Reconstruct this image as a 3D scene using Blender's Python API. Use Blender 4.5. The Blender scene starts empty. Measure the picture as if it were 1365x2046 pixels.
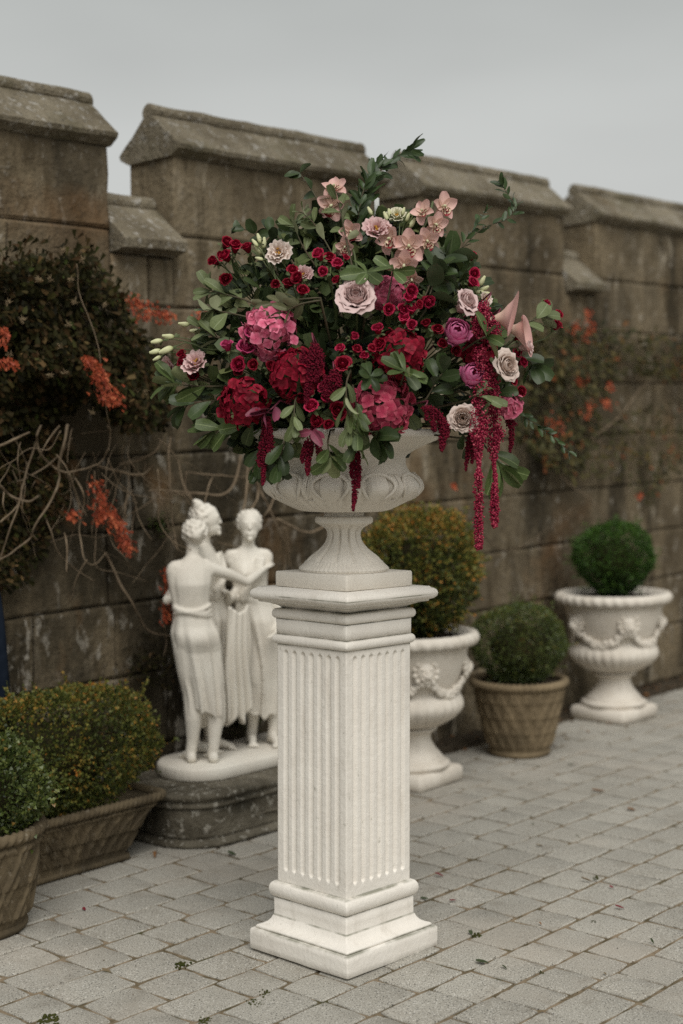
import bpy, math, random
import numpy as np
from mathutils import Vector, Matrix
random.seed(5)
rng = np.random.default_rng(11)
sc = bpy.context.scene
COL = sc.collection

# ------------------------------------------------------------------ camera, sky, sun, exposure
FPX, CAMH, HYPX, ROLL, CX, CY = 2928.0, 1.55, 870.0, math.radians(1.0), 682.5, 1023.0
PITCH = math.atan((CY - HYPX) * math.cos(ROLL) / FPX)
A3 = lambda *v: np.array(v, float)
FW = A3(0, math.cos(PITCH), -math.sin(PITCH))
_u0 = A3(0, math.sin(PITCH), math.cos(PITCH))
RC = math.cos(ROLL) * A3(1, 0, 0) - math.sin(ROLL) * _u0
UC = math.sin(ROLL) * A3(1, 0, 0) + math.cos(ROLL) * _u0
CAM = A3(0, 0, CAMH)
cd = bpy.data.cameras.new('camera')
cd.sensor_fit = 'VERTICAL'; cd.sensor_height = 36.0; cd.lens = 36.0 * FPX / 2046.0
cd.clip_end = 500; cd.clip_start = 0.05
cd.dof.use_dof = True; cd.dof.focus_distance = 4.2; cd.dof.aperture_fstop = 1.7
cam = bpy.data.objects.new('camera', cd); COL.objects.link(cam)
cam.matrix_world = Matrix(((RC[0], UC[0], -FW[0], 0), (RC[1], UC[1], -FW[1], 0), (RC[2], UC[2], -FW[2], CAMH), (0, 0, 0, 1)))
sc.camera = cam

w = bpy.data.worlds.new('World'); sc.world = w; w.use_nodes = True
nt = w.node_tree; nt.nodes.clear()
N = lambda t: nt.nodes.new(t)
out = N('ShaderNodeOutputWorld'); bg = N('ShaderNodeBackground'); bg.inputs['Strength'].default_value = 0.1
sky = N('ShaderNodeTexSky'); sky.sky_type = 'NISHITA'; sky.sun_disc = False
sky.sun_elevation = math.radians(50); sky.sun_rotation = math.radians(168)
hs = N('ShaderNodeHueSaturation'); hs.inputs['Saturation'].default_value = 0.12; hs.inputs['Value'].default_value = 0.5
nt.links.new(sky.outputs[0], hs.inputs['Color'])
tc = N('ShaderNodeTexCoord'); sx = N('ShaderNodeSeparateXYZ'); nt.links.new(tc.outputs['Generated'], sx.inputs[0])
rp = N('ShaderNodeValToRGB'); nt.links.new(sx.outputs['Z'], rp.inputs['Fac'])
e = rp.color_ramp.elements
e[0].position = 0.0; e[0].color = (.345, .352, .342, 1)
e[1].position = 1.0; e[1].color = (.30, .31, .305, 1)
for p, c in ((.17, (.335, .343, .334, 1)), (.33, (.262, .274, .266, 1)), (.55, (.26, .27, .265, 1))):
    x = e.new(p); x.color = c
mp = N('ShaderNodeMapping'); mp.inputs['Scale'].default_value = (1.2, 1.2, 3.6)
nz = N('ShaderNodeTexNoise'); nz.inputs['Scale'].default_value = 2.2; nz.inputs['Detail'].default_value = 3
nt.links.new(tc.outputs['Generated'], mp.inputs[0]); nt.links.new(mp.outputs[0], nz.inputs['Vector'])
mr = N('ShaderNodeMapRange'); mr.inputs['To Min'].default_value = 8.1; mr.inputs['To Max'].default_value = 10.5
mr.inputs['From Min'].default_value = .25; mr.inputs['From Max'].default_value = .75
nt.links.new(nz.outputs['Fac'], mr.inputs['Value'])
vm = N('ShaderNodeVectorMath'); vm.operation = 'SCALE'
nt.links.new(rp.outputs[0], vm.inputs[0]); nt.links.new(mr.outputs[0], vm.inputs['Scale'])
mx = N('ShaderNodeMixRGB'); mx.inputs['Fac'].default_value = .9
nt.links.new(hs.outputs[0], mx.inputs[1]); nt.links.new(vm.outputs[0], mx.inputs[2])
nt.links.new(mx.outputs[0], bg.inputs['Color']); nt.links.new(bg.outputs[0], out.inputs[0])

sd = bpy.data.lights.new('sun', 'SUN'); sd.energy = 1.5; sd.angle = math.radians(46); sd.color = (1, .972, .925)
sun = bpy.data.objects.new('sun', sd); COL.objects.link(sun)
SUN_FROM = Vector((.14, -.68, .84)).normalized()
sun.rotation_euler = SUN_FROM.to_track_quat('Z', 'Y').to_euler()
sun.location = (3, -3, 6)
sc.view_settings.view_transform = 'Standard'; sc.view_settings.look = 'None'
sc.view_settings.gamma = 1.0; sc.view_settings.exposure = 0.87
sc.view_settings.use_curve_mapping = False
sc.cycles.use_denoising = False
sc.cycles.max_bounces = 6; sc.cycles.diffuse_bounces = 3; sc.cycles.glossy_bounces = 2; sc.cycles.transmission_bounces = 3

# ------------------------------------------------------------------ space helpers
def ray(x, y): return FW + RC * (x - CX) / FPX - UC * (y - CY) / FPX
def at(x, y, d): return CAM + ray(x, y) * d                       # point at forward distance d
def gnd(x, y, z=0.0):
    r = ray(x, y); return CAM + r * ((z - CAMH) / r[2])
def proj(p):
    v = np.asarray(p, float) - CAM; k = v @ FW
    return CX + FPX * (v @ RC) / k, CY - FPX * (v @ UC) / k, k
TH = math.radians(42.3)
WD = A3(math.sin(TH), math.cos(TH), 0); WN = A3(math.cos(TH), -math.sin(TH), 0); ZZ = A3(0, 0, 1)
W0 = A3(1.175, 8.113, 0)
def ws(s, off, z=0.0): return W0 + WD * s + WN * off + ZZ * z      # wall coordinates, z from the ground
def wp(s, off, h): return W0 + WD * s + WN * off + ZZ * (h + .011 * (s + 3.5))
def onwall(x, y, off):
    r = ray(x, y); return CAM + r * (((W0 + WN * off - CAM) @ WN) / (r @ WN))
WROT = math.pi / 2 - TH                                            # local x runs along the wall, local -y to the viewer
def nrm(v):
    v = np.asarray(v, float); return v / max(1e-9, np.linalg.norm(v))
def frame(z, x=None):
    z = nrm(z); x = A3(1, 0, 0) if x is None else np.asarray(x, float)
    x = x - z * (x @ z)
    if np.linalg.norm(x) < 1e-3: x = A3(0, 1, 0) - z * z[1]
    x = nrm(x); y = np.cross(z, x)
    return np.stack([x, y, z], 1)                                   # columns
def mat4(R, t): return Matrix([[*map(float, R[i]), float(t[i])] for i in range(3)] + [[0, 0, 0, 1]])

def hash3(ix, iy, iz, seed):
    h = (ix * 374761393 + iy * 668265263 + iz * 2147483647 + seed * 1274126177) & 0xffffffff
    h = ((h ^ (h >> 13)) * 1274126177) & 0xffffffff
    return ((h ^ (h >> 16)) & 0xffff) / 65535.0
def vnoise(P, scale=1.0, seed=0, octaves=2):
    P = np.asarray(P, float); tot = np.zeros(len(P)); amp, norm = 1.0, 0.0
    for o in range(octaves):
        q = P * scale * 2 ** o; i = np.floor(q).astype(np.int64); f = q - i; f = f * f * (3 - 2 * f)
        v = 0
        for a in (0, 1):
            for b in (0, 1):
                for c in (0, 1):
                    wgt = (f[:, 0] if a else 1 - f[:, 0]) * (f[:, 1] if b else 1 - f[:, 1]) * (f[:, 2] if c else 1 - f[:, 2])
                    v = v + wgt * hash3(i[:, 0] + a, i[:, 1] + b, i[:, 2] + c, seed + o * 17)
        tot += amp * v; norm += amp; amp *= .5
    return tot / norm * 2 - 1

# ------------------------------------------------------------------ mesh helpers
class MB:
    """collects verts / faces / uvs / a per-vertex value and links them as ONE mesh object"""
    def __init__(s): s.v, s.f, s.uv, s.var, s.n = [], [], [], [], 0
    def add(s, v, f, uv=None, var=0.0):
        v = np.asarray(v, float).reshape(-1, 3)
        s.v.append(v); s.uv.append(np.zeros((len(v), 2)) if uv is None else np.asarray(uv, float))
        s.var.append(np.full(len(v), var) if np.isscalar(var) else np.asarray(var, float))
        s.f.append((f, s.n)); s.n += len(v); return s
    def xf(s, R, t):
        s.v = [v @ np.asarray(R).T + t for v in s.v]; return s
    def mesh(s, name, m, smooth=True):
        me = bpy.data.meshes.new(name)
        V = np.concatenate(s.v); me.vertices.add(len(V)); me.vertices.foreach_set('co', V.ravel())
        loops, starts, n = [], [], 0
        for f, o in s.f:
            if isinstance(f, np.ndarray):
                loops.append((f + o).ravel()); starts.append(n + np.arange(len(f)) * f.shape[1]); n += f.size
            else:
                for p in f:
                    loops.append(np.array(p) + o); starts.append(np.array([n])); n += len(p)
        L = np.concatenate(loops).astype(np.int32); S = np.concatenate(starts).astype(np.int32)
        me.loops.add(len(L)); me.loops.foreach_set('vertex_index', L)
        me.polygons.add(len(S)); me.polygons.foreach_set('loop_start', S)
        me.update(calc_edges=True)
        uv = me.uv_layers.new(name='UVMap'); uv.data.foreach_set('uv', np.concatenate(s.uv)[L].ravel())
        at_ = me.attributes.new('var', 'FLOAT', 'POINT'); at_.data.foreach_set('value', np.concatenate(s.var))
        me.polygons.foreach_set('use_smooth', np.ones(len(S), bool))
        me.validate(); me.update()
        if smooth is not True: me.set_sharp_from_angle(angle=math.radians(smooth or 24))
        if m: me.materials.append(m)
        return me
    def build(s, name, m, parent=None, smooth=True, M=None): return link(name, s.mesh(name, m, smooth), parent, M)

def link(name, me, parent=None, M=None):
    o = bpy.data.objects.new(name, me); COL.objects.link(o)
    if parent: o.parent = parent
    if M is not None: o.matrix_basis = M
    return o
def tag(o, label=None, cat=None, group=None, kind=None):
    for k, v in (('label', label), ('category', cat), ('group', group), ('kind', kind)):
        if v: o[k] = v
    return o
def thing(name, label, cat, loc=(0, 0, 0), R=None, rotz=0, group=None):
    o = bpy.data.objects.new(name, None); COL.objects.link(o); o.empty_display_size = .05
    if R is not None: o.matrix_basis = mat4(R, loc)
    else: o.location = [float(x) for x in loc]; o.rotation_euler = (0, 0, rotz)
    return tag(o, label, cat, group)

def grid_faces(nu, nv, wrap=False):
    i = np.arange(nv - 1)[:, None]; j = np.arange(nu if wrap else nu - 1)[None, :]; k = (j + 1) % nu
    return np.stack(np.broadcast_arrays(i * nu + j, i * nu + k, (i + 1) * nu + k, (i + 1) * nu + j), -1).reshape(-1, 4)
def box(mb, a, b, bev=0.0):
    a, b = np.minimum(a, b), np.maximum(a, b)
    if bev <= 0:
        v = [(x, y, z) for z in (a[2], b[2]) for x, y in ((a[0], a[1]), (b[0], a[1]), (b[0], b[1]), (a[0], b[1]))]
        mb.add(v, np.array([(3, 2, 1, 0), (4, 5, 6, 7), (0, 1, 5, 4), (1, 2, 6, 5), (2, 3, 7, 6), (3, 0, 4, 7)])); return mb
    prof = [(a[2], bev), (a[2] + bev, 0), (b[2] - bev, 0), (b[2], bev)]
    v = []
    for z, i in prof:
        x0, y0, x1, y1 = a[0] + i, a[1] + i, b[0] - i, b[1] - i; c = bev * .6
        v += [(x0 + c, y0, z), (x1 - c, y0, z), (x1, y0 + c, z), (x1, y1 - c, z), (x1 - c, y1, z), (x0 + c, y1, z), (x0, y1 - c, z), (x0, y0 + c, z)]
    f = [tuple(q) for q in grid_faces(8, 4, True)] + [tuple(range(7, -1, -1)), tuple(range(24, 32))]
    mb.add(v, f); return mb
def tube(mb, P, r, n=6, caps=True):
    P = np.asarray(P, float); m = len(P); r = np.full(m, r) if np.isscalar(r) else np.asarray(r, float)
    T = np.gradient(P, axis=0); T /= np.maximum(1e-9, np.linalg.norm(T, axis=1))[:, None]
    x = frame(T[0])[:, 0]; rings = []
    a = np.arange(n) / n * 2 * np.pi
    for i in range(m):
        x = nrm(x - T[i] * (x @ T[i])); y = np.cross(T[i], x)
        rings.append(P[i] + r[i] * (np.cos(a)[:, None] * x + np.sin(a)[:, None] * y))
    f = [tuple(q) for q in grid_faces(n, m, True)]
    if caps: f += [tuple(range(n - 1, -1, -1)), tuple((m - 1) * n + np.arange(n))]
    mb.add(np.concatenate(rings), f, np.stack([np.tile(a / 6.28, m), np.repeat(np.linspace(0, 1, m), n)], 1)); return mb
def spline(P, n=12):
    P = np.asarray(P, float)
    if len(P) < 3:
        t = np.linspace(0, 1, n)[:, None]; return P[0] * (1 - t) + P[-1] * t
    Q = np.vstack([2 * P[0] - P[1], P, 2 * P[-1] - P[-2]]); res = []
    for t in np.linspace(0, len(P) - 1 - 1e-6, n):
        i = int(t); u = t - i; a, b, c, d = Q[i:i + 4]
        res.append(.5 * (2 * b + (c - a) * u + (2 * a - 5 * b + 4 * c - d) * u * u + (3 * b - a - 3 * c + d) * u ** 3))
    return np.array(res)
def lathe(mb, prof, n=48, fn=None, c=(0, 0), cap=True):
    """prof: list of (r, z); fn(theta, i, r, z) -> r, z"""
    a = np.arange(n) / n * 2 * np.pi; V = []
    for i, (r, z) in enumerate(prof):
        R, Z = (np.full(n, r), np.full(n, z)) if fn is None else fn(a, i, r, z)
        V.append(np.stack([c[0] + R * np.cos(a), c[1] + R * np.sin(a), np.broadcast_to(Z, a.shape)], 1))
    f = [tuple(q) for q in grid_faces(n, len(prof), True)]
    if cap: f += [tuple(range(n - 1, -1, -1)), tuple((len(prof) - 1) * n + np.arange(n))]
    uv = np.stack([np.tile(a / 6.2832, len(prof)), np.repeat(np.linspace(0, 1, len(prof)), n)], 1)
    mb.add(np.concatenate(V), f, uv); return mb
def ell(mb, c, r, n=10, m=7, R=None):
    V = [(0, 0, -1)]
    for i in range(1, m):
        p = -np.pi / 2 + np.pi * i / m
        V += [(np.cos(p) * np.cos(t), np.cos(p) * np.sin(t), np.sin(p)) for t in np.arange(n) / n * 2 * np.pi]
    V.append((0, 0, 1)); V = np.array(V) * np.asarray(r if not np.isscalar(r) else (r, r, r))
    if R is not None: V = V @ np.asarray(R).T
    f = [(0, 1 + (j + 1) % n, 1 + j) for j in range(n)]
    f += [tuple(q + 1) for q in grid_faces(n, m - 1, True)]
    o = 1 + (m - 2) * n; f += [(o + j, o + (j + 1) % n, o + n) for j in range(n)]
    mb.add(V + np.asarray(c), f); return mb
def smoothprof(P, n=60): return [tuple(q) for q in spline(np.array([(a, b, 0) for a, b in P]), n)[:, :2]]
def swarm(mb, TV, TF, pos, R, scale, var, uv=None):
    """many copies of a small template in one mesh; R: (n,3,3) columns, pos (n,3)"""
    n, k = len(pos), len(TV)
    V = np.einsum('nij,kj->nki', R, TV) * np.asarray(scale).reshape(n, 1, 1) + pos[:, None, :]
    F = (TF[None] + (np.arange(n) * k)[:, None, None]).reshape(-1, TF.shape[1])
    mb.add(V.reshape(-1, 3), F, np.tile(uv, (n, 1)) if uv is not None else None, np.repeat(var, k)); return mb
def frames(Y, Zh):
    Y = Y / np.maximum(1e-9, np.linalg.norm(Y, axis=1))[:, None]
    X = np.cross(Y, Zh); X /= np.maximum(1e-6, np.linalg.norm(X, axis=1))[:, None]
    return np.stack([X, Y, np.cross(X, Y)], 2)
ICO = bpy.data.meshes.new('tmp')
import bmesh
_b = bmesh.new(); bmesh.ops.create_icosphere(_b, subdivisions=1, radius=1); _b.to_mesh(ICO); _b.free()
ICO_V = np.array([v.co[:] for v in ICO.vertices]); ICO_F = np.array([p.vertices[:] for p in ICO.polygons])

# ------------------------------------------------------------------ materials
def pm(name, c1, c2=None, ns=12, dist=(.35, .65), rough=.65, spec=.3, bump=0, bs=60, bd=.004, objvar=0., trans=0,
       tip=None, tipr=(.3, 1.), vein=None, back=None, attr=None, coords='Object', det=4, stretch=None, spots=None, extra=None):
    m = bpy.data.materials.new(name); m.use_nodes = True; t = m.node_tree; t.nodes.clear()
    N = t.nodes.new; Lk = t.links.new
    o = N('ShaderNodeOutputMaterial'); b = N('ShaderNodeBsdfPrincipled')
    b.inputs['Roughness'].default_value = rough; b.inputs['Specular IOR Level'].default_value = spec
    if coords == 'World': co = N('ShaderNodeNewGeometry').outputs['Position']
    else: co = N('ShaderNodeTexCoord').outputs[coords]
    def noise(scale, detail=det, st=stretch, vec=None, rough_=.6):
        mpn = N('ShaderNodeMapping'); Lk(vec or co, mpn.inputs[0])
        if st: mpn.inputs['Scale'].default_value = st
        n = N('ShaderNodeTexNoise'); n.inputs['Scale'].default_value = scale; n.inputs['Detail'].default_value = detail
        n.inputs['Roughness'].default_value = rough_
        Lk(mpn.outputs[0], n.inputs['Vector']); return n.outputs['Fac']
    def ramp(fac, lo, hi):
        r = N('ShaderNodeMapRange'); r.inputs['From Min'].default_value = lo; r.inputs['From Max'].default_value = hi
        r.clamp = True; Lk(fac, r.inputs['Value']); return r.outputs[0]
    def mix(f, a, c, mode='MIX'):
        x = N('ShaderNodeMixRGB'); x.blend_type = mode
        for k, s in ((0, f), (1, a), (2, c)):
            if isinstance(s, bpy.types.NodeSocket): Lk(s, x.inputs[k])
            else: x.inputs[k].default_value = s if np.isscalar(s) else (*s[:3], 1)
        return x.outputs[0]
    if attr:                                                       # own colour of each leaf / floret
        an = N('ShaderNodeAttribute'); an.attribute_name = 'var'
        cr = N('ShaderNodeValToRGB'); Lk(an.outputs['Fac'], cr.inputs[0]); el = cr.color_ramp.elements
        while len(el) > 1: el.remove(el[0])
        el[0].position = attr[0][0]; el[0].color = (*attr[0][1], 1)
        for p, c in attr[1:]: x = el.new(p); x.color = (*c, 1)
        col = cr.outputs[0]
    else:
        col = N('ShaderNodeRGB'); col.outputs[0].default_value = (*c1, 1); col = col.outputs[0]
        if c2 is not None: col = mix(ramp(noise(ns), *dist), col, c2)
    if spots:
        for (c, scale, lo, hi, st, amt) in spots:
            f = ramp(noise(scale, 5, st), lo, hi)
            mu = N('ShaderNodeMath'); mu.operation = 'MULTIPLY'; Lk(f, mu.inputs[0]); mu.inputs[1].default_value = amt
            col = mix(mu.outputs[0], col, c)
    if tip is not None or vein is not None:
        uvn = N('ShaderNodeUVMap'); sp = N('ShaderNodeSeparateXYZ'); Lk(uvn.outputs[0], sp.inputs[0])
        if tip is not None: col = mix(ramp(sp.outputs['Y'], *tipr), col, tip)
        if vein is not None:
            ab = N('ShaderNodeMath'); ab.operation = 'ABSOLUTE'; Lk(sp.outputs['X'], ab.inputs[0])
            col = mix(ramp(ab.outputs[0], .09, .02), col, vein)
    if back is not None:
        col = mix(N('ShaderNodeNewGeometry').outputs['Backfacing'], col, back)
    if objvar:
        oi = N('ShaderNodeObjectInfo'); r = N('ShaderNodeMapRange'); r.inputs['To Min'].default_value = 1 - objvar; r.inputs['To Max'].default_value = 1 + objvar
        Lk(oi.outputs['Random'], r.inputs['Value']); h = N('ShaderNodeHueSaturation'); Lk(r.outputs[0], h.inputs['Value']); Lk(col, h.inputs['Color']); col = h.outputs[0]
    if extra: col = extra(N, Lk, col, mix, ramp, noise, co)
    Lk(col, b.inputs['Base Color'])
    if bump:
        bn = N('ShaderNodeBump'); bn.inputs['Strength'].default_value = bump; bn.inputs['Distance'].default_value = bd
        Lk(noise(bs, 5), bn.inputs['Height']); Lk(bn.outputs[0], b.inputs['Normal'])
    if trans:
        tr = N('ShaderNodeBsdfTranslucent'); Lk(col, tr.inputs[0]); ms = N('ShaderNodeMixShader'); ms.inputs[0].default_value = trans
        Lk(b.outputs[0], ms.inputs[1]); Lk(tr.outputs[0], ms.inputs[2]); Lk(ms.outputs[0], o.inputs[0])
    else: Lk(b.outputs[0], o.inputs[0])
    return m

MAT = {}
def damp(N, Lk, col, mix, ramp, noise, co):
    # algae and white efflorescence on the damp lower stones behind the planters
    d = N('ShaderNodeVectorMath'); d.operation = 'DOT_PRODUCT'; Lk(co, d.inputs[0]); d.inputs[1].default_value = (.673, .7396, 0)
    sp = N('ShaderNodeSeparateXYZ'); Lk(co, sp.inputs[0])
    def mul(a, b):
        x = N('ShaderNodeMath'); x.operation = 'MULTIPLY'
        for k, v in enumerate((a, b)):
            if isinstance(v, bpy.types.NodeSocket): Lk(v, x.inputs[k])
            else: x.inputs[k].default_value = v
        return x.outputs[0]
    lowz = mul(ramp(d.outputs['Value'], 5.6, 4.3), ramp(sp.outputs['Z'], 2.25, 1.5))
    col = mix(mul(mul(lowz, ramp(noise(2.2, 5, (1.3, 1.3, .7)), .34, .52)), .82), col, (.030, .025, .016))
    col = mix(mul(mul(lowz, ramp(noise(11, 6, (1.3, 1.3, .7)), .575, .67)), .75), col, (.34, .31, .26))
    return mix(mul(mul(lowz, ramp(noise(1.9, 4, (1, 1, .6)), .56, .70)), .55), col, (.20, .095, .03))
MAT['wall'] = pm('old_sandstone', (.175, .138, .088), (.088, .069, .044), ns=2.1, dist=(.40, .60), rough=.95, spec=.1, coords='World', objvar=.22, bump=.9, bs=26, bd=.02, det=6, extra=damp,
    spots=[((.024, .020, .013), 2.6, .49, .62, (1.6, 1.6, .4), .9),          # dark algae running down
           ((.33, .285, .215), 5.5, .60, .72, (1.6, 1.6, .45), .7), ((.36, .33, .28), 17, .61, .68, (1.2, 1.2, .7), .7), ((.175, .142, .095), 1.1, .50, .64, (1.3, 1.3, .6), .5), ((.062, .047, .027), 8, .53, .66, (1.5, 1.5, .45), .65),            # lichen bloom
           ((.26, .235, .195), 26, .60, .74, None, .5),
           ((.17, .082, .03), 1.3, .60, .78, None, .5), ((.03, .026, .02), 60, .56, .7, (1, 1, .6), .5)])
MAT['coping'] = pm('weathered_coping_stone', (.22, .19, .138), (.12, .10, .068), ns=3, dist=(.4, .62), rough=.95, spec=.1, coords='World', objvar=.1, bump=.9, bs=40, bd=.02, det=6,
    spots=[((.42, .40, .36), 24, .57, .66, None, .7), ((.46, .44, .41), 55, .62, .68, None, .7), ((.085, .075, .04), 4, .52, .7, None, .6), ((.15, .10, .045), 2.5, .58, .75, None, .4), ((.05, .044, .034), 70, .54, .66, None, .6)])
MAT['core'] = pm('old_mortar', (.075, .062, .044), (.04, .034, .026), ns=6, rough=1, spec=0, coords='World')
MAT['paver'] = pm('granite_paver', (.350, .332, .288), (.305, .286, .245), ns=2.2, rough=.85, spec=.2, coords='World', objvar=.06, bump=.5, bs=420, bd=.0015, det=3,
    spots=[((.035, .033, .032), 210, .57, .615, None, .92), ((.60, .58, .53), 190, .565, .62, (1.1, .9, 1), .75), ((.19, .165, .13), 9, .55, .75, None, .5), ((.40, .35, .29), 1.3, .5, .7, None, .45), ((.17, .155, .125), .9, .55, .75, None, .45)])
MAT['joint'] = pm('sandy_joint', (.25, .195, .135), (.105, .085, .052), ns=14, dist=(.4, .62), rough=1, spec=0, coords='World', bump=.8, bs=200, bd=.004, spots=[((.035, .045, .014), 8, .58, .7, None, .8)])
MAT['soil'] = pm('leafy_soil', (.05, .04, .028), (.10, .082, .06), ns=25, rough=1, spec=0, coords='World', bump=1, bs=90, bd=.02)
def white(name, c1=(.76, .725, .665), c2=(.70, .66, .60), grime=.55, extra=None):
    return pm(name, c1, c2, ns=7, dist=(.35, .7), rough=.7, spec=.25, bump=.35, bs=55, bd=.006, det=6, extra=extra,
        spots=[((.50, .455, .39), 16, .56, .78, (1.3, 1.3, .35), grime), ((.30, .285, .23), 60, .66, .74, (1, 1, .5), grime), ((.14, .125, .095), 30, .715, .75, None, grime)])
MAT['urn_white'] = white('white_cast_stone', (.70, .655, .58), (.63, .58, .505), .5)
MAT['far_white'] = white('aged_white_stone', (.66, .61, .535), (.55, .495, .42), .8)
MAT['marble'] = pm('off_white_marble', (.72, .68, .60), (.66, .61, .53), ns=5, rough=.55, spec=.35, bump=.12, bs=60, bd=.004, spots=[((.46, .41, .33), 6, .58, .8, None, .4)])
MAT['darkstone'] = pm('mossy_grey_stone', (.175, .155, .118), (.075, .065, .047), ns=5, dist=(.36, .6), rough=.95, spec=.1, bump=1, bs=55, bd=.012, det=6,
    spots=[((.40, .375, .32), 40, .56, .66, None, .75), ((.36, .34, .30), 9, .66, .75, None, .5), ((.03, .028, .02), 6, .55, .7, None, .7)])
MAT['basket'] = pm('brown_basket_stone', (.145, .112, .068), (.075, .058, .036), ns=7, dist=(.35, .62), rough=.9, spec=.15, bump=.6, bs=90, bd=.005, spots=[((.27, .235, .18), 40, .60, .72, None, .6), ((.036, .03, .02), 5, .55, .72, None, .6)])
MAT['basket_far'] = pm('tan_basket_terracotta', (.225, .172, .105), (.14, .106, .064), ns=7, dist=(.35, .62), rough=.9, spec=.15, bump=.5, bs=90, bd=.005, spots=[((.10, .08, .05), 5, .55, .72, None, .5)])
MAT['navy'] = pm('navy_fabric', (.008, .012, .020), (.012, .017, .027), ns=30, rough=.95, spec=.05)
MAT['twig'] = pm('dry_twig', (.215, .165, .112), (.125, .092, .06), ns=18, rough=.9, spec=.1, objvar=.25)
MAT['stem'] = pm('green_stem', (.075, .10, .038), (.10, .115, .05), ns=30, rough=.6)
MAT['brownstem'] = pm('brown_stem', (.075, .052, .03), (.05, .05, .025), ns=30, rough=.7)
DK = 1.0
MAT['leaf'] = pm('pittosporum_leaf', (.078, .108, .034), (.046, .070, .022), ns=25, rough=.42, spec=.25, vein=(.17, .21, .09), back=(.21, .235, .115), objvar=.4, trans=.1)
MAT['leaf_grey'] = pm('grey_green_leaf', (.14, .165, .072), (.09, .115, .047), ns=25, rough=.5, spec=.22, vein=(.20, .235, .13), back=(.23, .25, .145), objvar=.25, trans=.1)
MAT['leaf_dark'] = pm('dark_green_leaf', (.042, .066, .022), (.027, .044, .014), ns=25, rough=.4, spec=.28, vein=(.06, .08, .035), back=(.06, .082, .04), objvar=.35, trans=.08)
MAT['leaf_olive'] = pm('olive_brown_leaf', (.10, .105, .050), (.075, .075, .035), ns=25, rough=.5, spec=.2, vein=(.17, .16, .09), back=(.17, .17, .10), objvar=.25, trans=.1)
MAT['ruscus'] = pm('ruscus_leaf', (.036, .062, .020), (.026, .045, .014), ns=25, rough=.4, spec=.3, vein=(.07, .10, .04), back=(.06, .09, .04), objvar=.3, trans=.08)
MAT['filler'] = pm('filler_leaf', (.02, .03, .01), attr=[(0, (.010, .018, .006)), (.5, (.036, .055, .018)), (.8, (.075, .10, .034)), (1, (.14, .155, .062))], rough=.5, spec=.2, vein=(.05, .07, .03), trans=.06)
def petal(name, c, tip=None, tipr=(.3, 1), var=.12, tr=.18): return pm(name, c, tip=tip, tipr=tipr, rough=.6, spec=.22, objvar=var, trans=tr)
MAT['red'] = petal('crimson_petal', (.155, .0028, .014), (.30, .006, .028))
MAT['bright_red'] = petal('raspberry_red_petal', (.24, .004, .02), (.43, .016, .065))
MAT['dark_red'] = petal('dark_red_petal', (.10, .002, .010), (.22, .004, .018))
MAT['magenta'] = petal('magenta_petal', (.32, .012, .06), (.55, .07, .19))
MAT['mauve'] = petal('pale_mauve_petal', (.62, .43, .40), (.70, .53, .51), var=.04)
MAT['cream_rose'] = petal('cream_mauve_petal', (.66, .50, .40), (.70, .58, .52), var=.04)
MAT['blush'] = petal('blush_pink_petal', (.62, .36, .36), (.72, .52, .50), var=.06)
MAT['blush_cream'] = petal('blush_cream_petal', (.72, .55, .45), (.76, .66, .60), var=.05)
MAT['cream'] = petal('cream_petal', (.55, .55, .33), (.74, .70, .55), var=.05)
MAT['pink'] = petal('pink_petal', (.50, .07, .20), (.66, .21, .38), var=.08)
MAT['hyd_pink'] = petal('pink_floret', (.55, .10, .18), (.68, .22, .31), var=.22)
MAT['hyd_coral'] = petal('deep_pink_floret', (.47, .045, .10), (.62, .13, .19), var=.22)
MAT['hyd_red'] = petal('crimson_floret', (.15, .0025, .012), (.29, .006, .028), var=.35)
MAT['orchid'] = petal('peach_pink_orchid_petal', (.74, .50, .42), (.72, .45, .42), var=.06, tr=.22)
MAT['lip'] = pm('speckled_orchid_lip', (.72, .60, .42), (.16, .012, .02), ns=9, dist=(.44, .52), rough=.5, tip=(.22, .012, .022), tipr=(.70, .80), det=1)
MAT['calla'] = petal('dusty_pink_spathe', (.72, .56, .42), (.70, .40, .37), tipr=(.15, .95), var=.04, tr=.2)
MAT['spadix'] = pm('yellow_stamens', (.42, .22, .035), rough=.8)
MAT['bud'] = pm('green_cream_bud', (.50, .51, .27), (.60, .60, .38), ns=30, rough=.55, tip=(.30, .34, .13), tipr=(.35, .0))
MAT['amar'] = pm('amaranth_beads', (.12, .004, .02), attr=[(0, (.050, .003, .009)), (1, (.17, .006, .022))], rough=.8, spec=.15)
MAT['amar_bright'] = pm('raspberry_amaranth_beads', (.3, .02, .06), attr=[(0, (.13, .006, .02)), (.7, (.28, .018, .05)), (1, (.46, .10, .13))], rough=.8, spec=.15)
MAT['amar_leaf'] = pm('burgundy_leaf', (.10, .018, .03), (.20, .04, .07), ns=30, rough=.5, vein=(.30, .07, .12), back=(.24, .06, .10))
MAT['foam'] = pm('wet_floral_foam', (.012, .022, .010), rough=1)
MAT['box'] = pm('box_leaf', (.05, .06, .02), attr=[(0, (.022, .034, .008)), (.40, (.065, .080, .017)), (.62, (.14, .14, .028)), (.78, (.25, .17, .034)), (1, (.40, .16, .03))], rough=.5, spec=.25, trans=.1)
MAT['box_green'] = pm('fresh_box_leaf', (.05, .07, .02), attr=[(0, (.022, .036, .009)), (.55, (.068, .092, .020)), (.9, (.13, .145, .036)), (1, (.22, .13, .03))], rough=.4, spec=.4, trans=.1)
MAT['topiary'] = pm('bright_green_needles', (.03, .07, .015), attr=[(0, (.014, .036, .006)), (.6, (.040, .092, .012)), (1, (.085, .16, .022))], rough=.5, spec=.3, trans=.1)
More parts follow.
